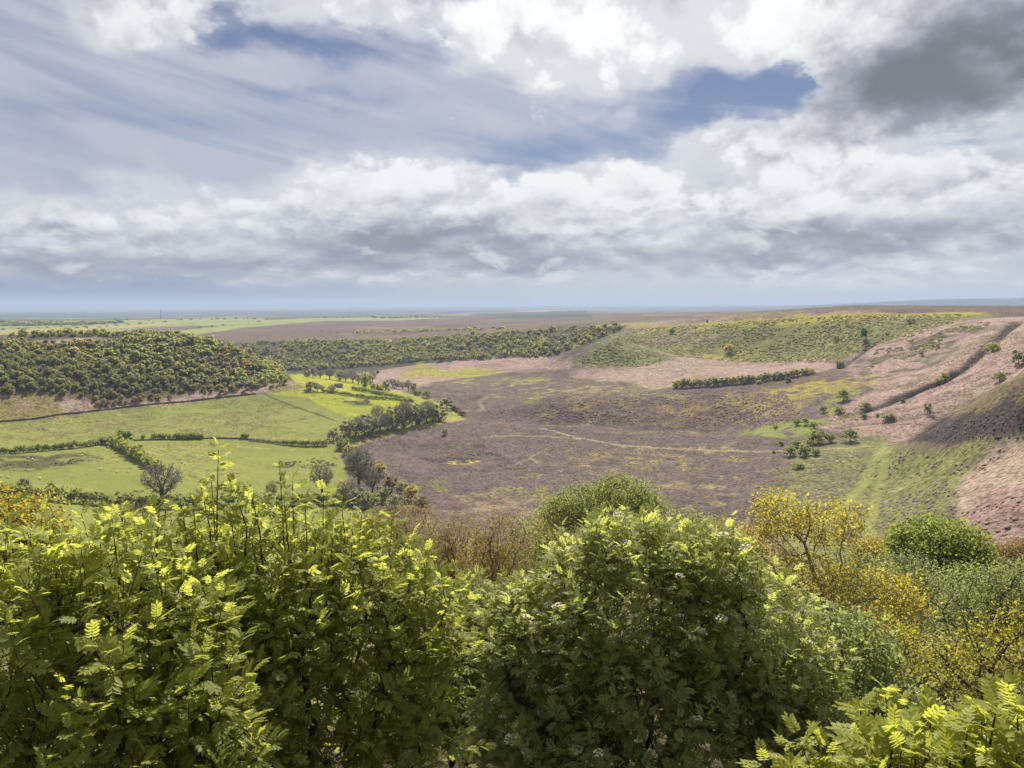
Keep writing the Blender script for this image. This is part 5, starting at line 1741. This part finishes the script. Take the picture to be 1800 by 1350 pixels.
def cyme_mesh(seed):
    """flat-topped cluster of small cream flowers"""
    rng = np.random.default_rng(seed)
    n = 26
    a, r = rng.uniform(0, 6.28, n), np.sqrt(rng.random(n))
    P = np.stack([r * np.cos(a), r * np.sin(a), .30 * (1 - r * r) + rng.uniform(-.06, .06, n)], -1)
    hexa = np.array([(0, 0, .05)] + [(math.cos(k * 1.0472), math.sin(k * 1.0472), 0) for k in range(6)])
    hf = np.array([(0, 1 + k, 1 + (k + 1) % 6) for k in range(6)])
    R = frames(unit(rng.normal(size=(n, 3)) * np.array((1, 1, .3))), unit(np.array((0, 0, 1.0)) + rng.normal(size=(n, 3)) * .3))
    v, f = stamp(hexa, hf, R, P, rng.uniform(.15, .24, n))
    me = mesh_from('flower_cluster', v, f, M['petal'])
    set_tint(me, np.repeat(rng.random(n), 7))
    return me


def rowan(name, label, base_px, base_d, ells, n_attr, leaf_len, mat, seed, shell=.62, step=.13, kill=.14, per=8, shoot=.30, leaders=(), young=.45, n_obj=300, pairs=5, flowers=0, stems=4, thin_leaf=1.0, tip=.0032, bark='darkbark', lead_young=.62, up=.16):
    rng = np.random.default_rng(seed)
    base = base_at(base_px, base_d)
    E = pix_ells(ells)
    A = ell_points(rng, E, n_attr, shell)
    A = A[A[:, 2] > ground_z(A[:, 0], A[:, 1]) + .35]
    e = thing(name, tuple(base), label, 'tree')
    P, D, Ls = [], [], []
    segs = [[], [], [], []]
    # several stems from one stool
    cen = A.mean(0)
    ang = np.arctan2(A[:, 1] - cen[1], A[:, 0] - cen[0])
    grp = ((ang + math.pi) / (2 * math.pi) * stems).astype(int) % stems
    for g in range(stems):
        Ag = A[grp == g]
        if len(Ag) < 4:
            continue
        off = np.array((rng.uniform(-.25, .25), rng.uniform(-.25, .25), -.05))
        nodes, par, own = colonize(base + off, Ag, step, kill, rng, up, .12)
        r, kids = pipe(nodes, par, tip, 2.25, own)
        i = np.arange(1, len(nodes))
        for q, v in zip(segs, (nodes[par[i]], nodes[i], np.minimum(r[par[i]], r[i] * 1.5), r[i])):
            q.append(v)
        near = nodes[own]
        for q, v in zip(segs, (near, Ag, np.full(len(Ag), tip * 1.15), np.full(len(Ag), tip))):
            q.append(v)
        outw = unit(Ag - (cen - np.array((0, 0, .8))))
        d = unit(unit(Ag - near) * .35 + outw * .55 + np.array((0, 0, .7)) + rng.normal(size=Ag.shape) * .18)
        P.append(Ag)
        D.append(d)
        Ls.append(shoot * rng.uniform(.6, 1.3, len(Ag)))
    P, D, Ls = np.concatenate(P), np.concatenate(D), np.concatenate(Ls)
    for q, v in zip(segs, (P, P + D * Ls[:, None], np.full(len(P), tip), np.full(len(P), tip * .5))):
        q.append(v)
    keep = in_view_points(P, 110)
    L1 = shoots_to_leaves(rng, P[keep], D[keep], per, Ls[keep], leaf_len, young=young)
    # young lime growth at the top of the crown, older deeper green below
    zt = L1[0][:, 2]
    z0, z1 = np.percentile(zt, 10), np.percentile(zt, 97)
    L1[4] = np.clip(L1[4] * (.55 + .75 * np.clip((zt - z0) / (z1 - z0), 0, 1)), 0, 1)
    parts = [L1]
    # long upright leaders
    if leaders:
        for (px, py, d, L) in leaders:
            tip_p = np.array(at(px, py, d))
            foot = tip_p + np.array((rng.uniform(-.10, .10) * L, rng.uniform(-.05, .15) * L, -L))
            mid_ = (tip_p + foot) / 2 + rng.normal(size=3) * .025
            for a, b, r0, r1 in ((foot, mid_, .008, .006), (mid_, tip_p, .006, .0025)):
                for q, v in zip(segs, (a[None], b[None], np.array([r0]), np.array([r1]))):
                    q.append(v)
            dv = unit(tip_p - mid_)
            nsub = 6
            st = tip_p - dv * L * np.array([.78, .62, .46, .30, .16, .04])[:, None]
            sp = unit(dv + rng.normal(size=(nsub, 3)) * .22)
            sl = np.array([.16, .16, .16, .14, .12, .08]) * (L / .8) * .8
            q = shoots_to_leaves(rng, st, sp, 4, sl, leaf_len * .85, young=lead_young)
            q[4] = np.clip(q[4] + .1, 0, 1)
            parts.append(q)
    leaves = [np.concatenate([p[i] for p in parts]) for i in range(5)]
    if thin_leaf < 1:
        k = rng.random(len(leaves[0])) < thin_leaf
        leaves = [v[k] for v in leaves]
    sg = tuple(np.concatenate(q) for q in segs)
    big = sg[2] > tip * 3.2
    st_ = link('stems', branch_mesh('stems', tuple(v[big] for v in sg), M[bark], base), e)
    st_['kind'] = 'stuff'
    link('twigs', branch_mesh('twigs', tuple(v[~big] for v in sg), M[bark], base), st_)['kind'] = 'stuff'
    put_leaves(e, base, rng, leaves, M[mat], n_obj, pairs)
    if flowers:
        cym = [cyme_mesh(s) for s in range(4)]
        cand = np.where(in_view_points(P, 0))[0]
        cand = cand[np.argsort(np.hypot(P[cand, 0] - .3 * cen[0], P[cand, 1] + 6 * (EYE - P[cand, 2]) * 0))][:int(len(cand) * .45)]
        for j, i in enumerate(rng.permutation(cand)[:flowers]):
            o = link('flower_cluster', cym[j % 4], e)
            o.location = tuple(P[i] + D[i] * Ls[i] * 1.05 + np.array((0, 0, .03)) - base)
            o.scale = (.060 + .02 * rng.random(),) * 3
            o.rotation_euler = (rng.uniform(-.5, .3), rng.uniform(-.4, .4), rng.uniform(0, 6.28))
    return e


def leafy_tree(name, label, base_px, base_d, ells, n_attr, mat, seed, step, kill, leaf, per, bark='bark', tip=.006, spread=1.0, up=.06, wob=.14, first=None, shell=.4, aspect=1.0, cat='tree', tuft=.5, group=None):
    """tree with trunk, limbs and twigs grown into its crown and small leaves round the twig ends"""
    rng = np.random.default_rng(seed)
    base = base_at(base_px, base_d)
    E = pix_ells(ells)
    A = ell_points(rng, E, n_attr, shell)
    A = A[A[:, 2] > ground_z(A[:, 0], A[:, 1]) + .3]
    e = thing(name, tuple(base), label, cat, group)
    nodes, par, own = colonize(base - np.array((0, 0, .1)), A, step, kill, rng, up, wob, 220)
    r, kids = pipe(nodes, par, tip, 2.3, own)
    i = np.arange(1, len(nodes))
    sg = (nodes[par[i]], nodes[i], np.minimum(r[par[i]], r[i] * 1.5), r[i])
    sg = tuple(np.concatenate(q) for q in zip(sg, (nodes[own], A, np.full(len(A), tip), np.full(len(A), tip * .6))))
    big = sg[2] > max(r[0] * .42, tip * 3)
    tk_ = link('trunk', branch_mesh('trunk', tuple(v[big] for v in sg), M[bark], base), e)
    link('branches', branch_mesh('branches', tuple(v[~big] for v in sg), M[bark], base), tk_)['kind'] = 'stuff'
    n = len(A) * per
    P = np.repeat(A, per, 0) + rng.normal(size=(n, 3)) * step * tuft * spread
    dirn = unit(np.repeat(unit(A - nodes[own]), per, 0) + rng.normal(size=(n, 3)) * .9)
    R = frames(dirn, unit(np.array((0, 0, .8)) + rng.normal(size=(n, 3)) * .7))
    v, f = stamp((DIAMOND[0] - np.array((.2, 0, 0))) * np.array((1, aspect, 1)), DIAMOND[1], R, P - base, leaf * rng.uniform(.6, 1.3, n))
    me = mesh_from('leaves', v, f, M[mat])
    tw = np.repeat(rng.normal(.5, .2, len(A)), per) + rng.normal(size=n) * .12
    set_tint(me, np.repeat(np.clip(tw, 0, 1), 4))
    link('leaves', me, e)['kind'] = 'stuff'
    return e


# rowans at arm's length on the left
LEAD = [(384, 790, 5.6, 1.0), (352, 850, 5.8, .7), (410, 855, 5.5, .6), (492, 822, 5.8, 1.0), (514, 845, 5.9, .8), (568, 865, 6.0, .85), (600, 885, 6.2, .5), (456, 890, 5.7, .55), (322, 895, 5.4, .5), (280, 895, 5.0, .6),
        (442, 870, 5.6, .6), (372, 845, 5.7, .8), (400, 870, 5.6, .7), (500, 880, 5.8, .6), (340, 880, 5.5, .6), (536, 885, 5.7, .6), (636, 905, 6.2, .55), (668, 905, 6.3, .5), (690, 910, 6.2, .6), (720, 955, 6.2, .5), (745, 985, 6.0, .5), (780, 1020, 6.2, .4), (620, 935, 6.0, .6), (584, 920, 5.8, .6)]
rowan('rowan_tree', 'bright green rowan with tall leafy shoots in front of the left pastures', 520, 6.6,
      [(560, 1160, 6.1, (1.10, .85, .92)), (450, 1080, 5.9, (.75, .7, .60)), (690, 1155, 6.2, (.58, .65, .78)), (560, 1330, 6.0, (1.15, .8, .6)), (370, 1120, 5.8, (.5, .6, .6))],
      1080, .142, 'rowan', 1, leaders=LEAD, per=8, young=.70, stems=5)
rowan('rowan_tree', 'green rowan filling the bottom left corner of the picture', 120, 5.4,
      [(110, 1230, 4.9, (1.0, .75, .80)), (-20, 1200, 4.7, (.6, .6, .66)), (250, 1150, 5.2, (.65, .6, .68)), (140, 1350, 4.8, (1.0, .6, .5)), (330, 1280, 5.2, (.6, .6, .6))],
      840, .140, 'rowan', 2, leaders=[(196, 905, 4.7, .75), (176, 945, 4.6, .5), (95, 975, 4.6, .5), (238, 950, 4.9, .5), (140, 985, 4.6, .5)], per=8, young=.66, stems=4, step=.12, lead_young=.7)
# the big rowan in flower
rowan('flowering_rowan', 'large dense rowan dotted with cream flower clusters right of centre', 1130, 10.6,
      [(1110, 1130, 10.3, (1.70, 1.5, 1.50)), (975, 1165, 10.2, (.95, 1.1, 1.05)), (1290, 1150, 10.4, (1.25, 1.2, 1.15)), (1110, 990, 10.4, (.95, .9, .55)), (1130, 1290, 9.7, (2.2, 1.4, .95)), (1380, 1250, 10.2, (.85, .9, .85)), (900, 1120, 10.6, (.45, .6, .7)), (930, 1300, 10.2, (.8, .8, .7)), (1240, 1010, 10.4, (.8, .8, .5))],
      2800, .20, 'rowandark', 3, .40, step=.17, kill=.17, per=7, shoot=.30, young=.70, flowers=170, stems=6, pairs=4,
      leaders=[(1098, 900, 10.2, .6), (1040, 920, 10.2, .5), (1160, 920, 10.3, .5), (1250, 930, 10.4, .5), (1210, 920, 10.3, .4), (985, 985, 10.2, .5), (940, 1010, 10.3, .5), (900, 1040, 10.4, .5), (1330, 965, 10.5, .5)], lead_young=.75)
# a darker one behind the gap between them
rowan('rowan_tree', 'dark green rowan behind the gap between the two big rowans', 800, 12.5,
      [(800, 1090, 12.2, (.85, .8, .50)), (730, 1090, 12.4, (.7, .7, .5)), (860, 1140, 12.0, (.7, .7, .7)), (790, 1210, 12.0, (1.1, .8, .8)), (830, 1300, 11.8, (.8, .7, .5))], 1000, .20, 'rowandark', 4, step=.18, kill=.18, per=7, shoot=.30, young=.5, n_obj=120, pairs=4, stems=4)
leafy_tree('hazel_bush', 'light green bush filling the gap below the open oak', 1480, 13,
           [(1470, 1150, 12.8, (.95, .8, .75)), (1440, 1260, 12.4, (.9, .8, .7)), (1560, 1270, 12.2, (1.0, .8, .55))], 1300, 'birch', 38, .18, .17, .085, 10, tip=.003)
# young rowan close by at the lower right
rowan('young_rowan', 'very near young rowan with big lime leaves in the bottom right corner', 1640, 3.2,
      [(1700, 1390, 2.75, (.34, .25, .14)), (1560, 1410, 2.9, (.30, .25, .12)), (1800, 1370, 2.7, (.2, .2, .18)), (1420, 1430, 3.0, (.25, .2, .08))], 90, .108, 'rowanlime', 5, step=.09, kill=.09, per=6, shoot=.13, young=.8, stems=4, tip=.002,
      leaders=[(1752, 1240, 2.6, .38), (1700, 1285, 2.6, .30), (1788, 1250, 2.55, .36), (1512, 1250, 2.9, .36), (1556, 1220, 3.0, .40), (1590, 1245, 2.9, .36), (1640, 1255, 2.9, .32), (1572, 1295, 2.75, .28), (1440, 1300, 3.0, .26), (1392, 1345, 3.0, .22), (1500, 1325, 2.8, .22), (1610, 1320, 2.7, .25), (1670, 1330, 2.6, .25), (1730, 1325, 2.5, .25), (1785, 1330, 2.5, .25), (1725, 1265, 2.75, .3), (1540, 1340, 2.7, .2)], lead_young=.85)

# oaks in young leaf
leafy_tree('oak_tree', 'oak with golden-yellow young leaves at the left edge behind the rowan', 40, 15.5,
           [(30, 935, 14.8, (.75, .8, .62)), (-40, 930, 14.8, (.8, .8, .75)), (75, 985, 14.6, (.6, .7, .55)), (10, 1010, 14.5, (.9, .9, .6))], 1200, 'oakgold', 21, .17, .17, .065, 12, tip=.005, tuft=.6)
leafy_tree('oak_tree', 'open oak with grey branches and golden leaf tufts right of the flowering rowan', 1430, 20,
           [(1370, 908, 19.5, (.75, .8, .65)), (1460, 920, 19.5, (.85, .8, .60)), (1410, 1010, 19.2, (1.1, .9, .6)), (1530, 1040, 19, (1.1, .9, .62)), (1590, 1060, 18.8, (.55, .6, .55)), (1330, 960, 19.5, (.45, .5, .6))], 950, 'oakgold', 22, .24, .22, .075, 11, 'paleb', tip=.0036, up=.10, wob=.2, tuft=.5)
leafy_tree('oak_sapling', 'yellow-leaved oak sapling below the open oak', 1570, 15,
           [(1560, 1130, 14.8, (.75, .7, .62)), (1500, 1190, 14.5, (.8, .7, .5))], 600, 'oakyellow', 23, .18, .18, .055, 9, tip=.0035)
leafy_tree('oak_sapling', 'yellow-leaved oak sapling near the right edge above the young rowan', 1745, 12,
           [(1750, 1140, 11.8, (.62, .6, .45)), (1690, 1180, 11.8, (.5, .5, .42)), (1800, 1120, 12, (.4, .5, .5))], 520, 'oakyellow', 24, .16, .16, .050, 6, tip=.003)
# birches and thorns on the bank at the right
leafy_tree('birch_tree', 'soft grey-green birch on the bank below the round sycamore', 1590, 30,
           [(1590, 1020, 29.5, (1.35, 1.3, .95)), (1640, 1080, 29, (1.7, 1.4, 1.1)), (1560, 1090, 29, (1.2, 1.2, .8))], 1500, 'birch', 25, .30, .28, .075, 12, 'paleb', tip=.006, tuft=.65)
leafy_tree('birch_tree', 'soft grey-green birch at the right edge of the bank', 1740, 27,
           [(1730, 1070, 26.5, (1.3, 1.2, 1.1)), (1790, 1050, 26.5, (.9, 1, 1.0)), (1700, 1120, 26, (1.3, 1.2, .9))], 1400, 'birch', 26, .28, .26, .07, 12, 'bark', tip=.006, tuft=.65)
leafy_tree('thorn_tree', 'deep green thorn bush under the birches at the right', 1660, 17,
           [(1660, 1165, 16.8, (1.4, 1.0, .55)), (1570, 1215, 16.3, (1.1, 1.0, .5)), (1750, 1190, 16.5, (1.0, .9, .5))], 900, 'green', 27, .22, .2, .070, 9, tip=.005)
leafy_tree('sycamore_tree', 'round dense green sycamore on the slope at the right', 1648, 84,
           [(1648, 962, 83, (4.5, 4.2, 2.5)), (1620, 978, 82.5, (3.0, 3, 1.9)), (1682, 975, 82.5, (2.6, 2.6, 2.0)), (1650, 1000, 82, (4.2, 3.5, 1.6))], 1500, 'sycamore', 28, .62, .55, .34, 15, tip=.02, shell=.72, tuft=.85)
leafy_tree('olive_tree', 'dull olive bush behind the open oak, left of the sycamore', 1535, 92, [(1535, 975, 90, (2.2, 2.0, 1.7))], 500, 'golden', 29, .5, .45, .22, 12, tip=.012, tuft=.9)
for _px, _py, _s, _lab in ((1752, 985, 31, 'left of two rust-tinted trees standing right of the sycamore'), (1797, 980, 32, 'right of two rust-tinted trees, cut by the frame edge')):
    leafy_tree('rust_tree', _lab, _px, 96, [(_px, _py, 95, (1.9, 1.8, 1.9))], 420, 'russet', _s, .5, .45, .20, 8, tip=.012, tuft=.8)
# soft green willow and brown shrubs between the rowans
leafy_tree('willow_tree', 'soft hazy green willow rising behind the flowering rowan', 1070, 47,
           [(1030, 890, 46, (2.2, 2, 1.3)), (1090, 870, 46.5, (1.9, 2, 1.2)), (990, 905, 46, (1.6, 1.6, 1.0)), (1130, 895, 46.5, (1.5, 1.5, 1.2))], 1700, 'willow', 33, .40, .36, .12, 12, tip=.009, tuft=.75)
leafy_tree('russet_shrub', 'twiggy russet shrub in the gap left of the flowering rowan', 880, 36, [(885, 960, 35.5, (1.5, 1.3, 1.7)), (850, 1000, 35, (1.3, 1.2, 1.6))], 1300, 'russet', 34, .26, .22, .080, 8, tip=.004, wob=.2, tuft=.7)
leafy_tree('russet_shrub', 'twiggy russet shrub above the right shoulder of the bright rowan', 800, 38, [(805, 960, 37.5, (1.5, 1.3, 1.6)), (765, 990, 37, (1.4, 1.2, 1.6))], 1300, 'russet', 35, .28, .24, .080, 8, tip=.004, wob=.2, tuft=.7)
leafy_tree('orange_shrub', 'orange-tipped shrub above the bright rowan at the heather edge', 715, 44, [(725, 925, 43.5, (1.6, 1.4, 1.5)), (680, 935, 43, (1.3, 1.2, 1.5))], 1100, 'russet', 36, .30, .26, .085, 7, tip=.004, wob=.2, tuft=.7)
leafy_tree('brown_shrub', 'brown twiggy shrub showing between rowan shoots on the left', 235, 12.5, [(235, 930, 12.2, (.55, .6, .60)), (205, 960, 12.0, (.45, .5, .5)), (290, 945, 12.2, (.4, .5, .5))], 600, 'russet', 37, .12, .11, .024, 3, tip=.003, wob=.25)
# the belt of treetops on the bank between the near bushes and the moor
for _i, (_px, _py, _d, _rx, _rz, _mat, _name, _lab) in enumerate([
        (655, 950, 52, 2.2, 1.7, 'golden', 'bank_tree', 'golden-olive treetop behind the right shoulder of the bright rowan'),
        (742, 985, 50, 2.2, 1.8, 'birch', 'bank_tree', 'soft green treetop under the orange-tipped shrub'),
        (838, 990, 50, 2.3, 1.7, 'golden', 'bank_tree', 'golden-olive treetop between the two russet shrubs'),
        (925, 960, 52, 2.0, 1.9, 'willow', 'bank_tree', 'soft green treetop left of the hazy willow'),
        (970, 930, 54, 1.7, 1.4, 'golden', 'bank_tree', 'golden-olive treetop tucked against the hazy willow'),
        (1205, 935, 52, 2.1, 1.5, 'willow', 'bank_tree', 'soft green treetop right of the hazy willow'),
        (1285, 955, 50, 1.8, 1.4, 'golden', 'bank_tree', 'golden-olive treetop left of the open oak'),
        (1500, 1010, 46, 1.7, 1.6, 'birch', 'bank_tree', 'grey-green treetop seen through the open oak'),
        (1700, 1030, 58, 2.2, 1.6, 'willow', 'bank_tree', 'green treetop below the right side of the sycamore'),
        (1785, 1025, 62, 2.4, 1.8, 'birch', 'bank_tree', 'grey-green treetop below the rust-tinted trees')]):
    leafy_tree(_name, _lab, _px, _d, [(_px, _py, _d - 1, (_rx, 1.8, _rz)), (_px + 12, _py + 45, _d - 1.5, (_rx * 1.1, 1.8, _rz))], 480, _mat, 60 + _i, .42, .38, .17, 8, tip=.006, tuft=.8)

# ------------------------------------------------------------------ the air
def build_haze():
    m, t, o = new_mat('hazy_air')
    pv = t.n.new('ShaderNodeVolumePrincipled')
    pv.inputs['Color'].default_value = (0.50, 0.61, 0.82, 1)
    pv.inputs['Density'].default_value = 8.5e-5
    pv.inputs['Anisotropy'].default_value = 0.05
    t.l.new(pv.outputs[0], o.inputs['Volume'])
    lo, hi = float(GZ.min()) - 1.0, max(float(GZ.max()), EYE) + 12.0
    x0, x1, y0, y1 = float(GX.min()) - 5, float(GX.max()) + 5, -40.0, float(GY.max()) + 5
    v = [(x, y, z) for z in (lo, hi) for y in (y0, y1) for x in (x0, x1)]
    f = [(0, 2, 3, 1), (4, 5, 7, 6), (0, 1, 5, 4), (1, 3, 7, 5), (3, 2, 6, 7), (2, 0, 4, 6)]
    me = bpy.data.meshes.new('haze')
    me.from_pydata(v, [], f)
    me.materials.append(m)
    ob = bpy.data.objects.new('haze', me)
    COL.objects.link(ob)
    ob['kind'] = 'stuff'
    ob['label'] = 'thin blue haze filling the air over the valley'
    ob['category'] = 'haze'


build_haze()
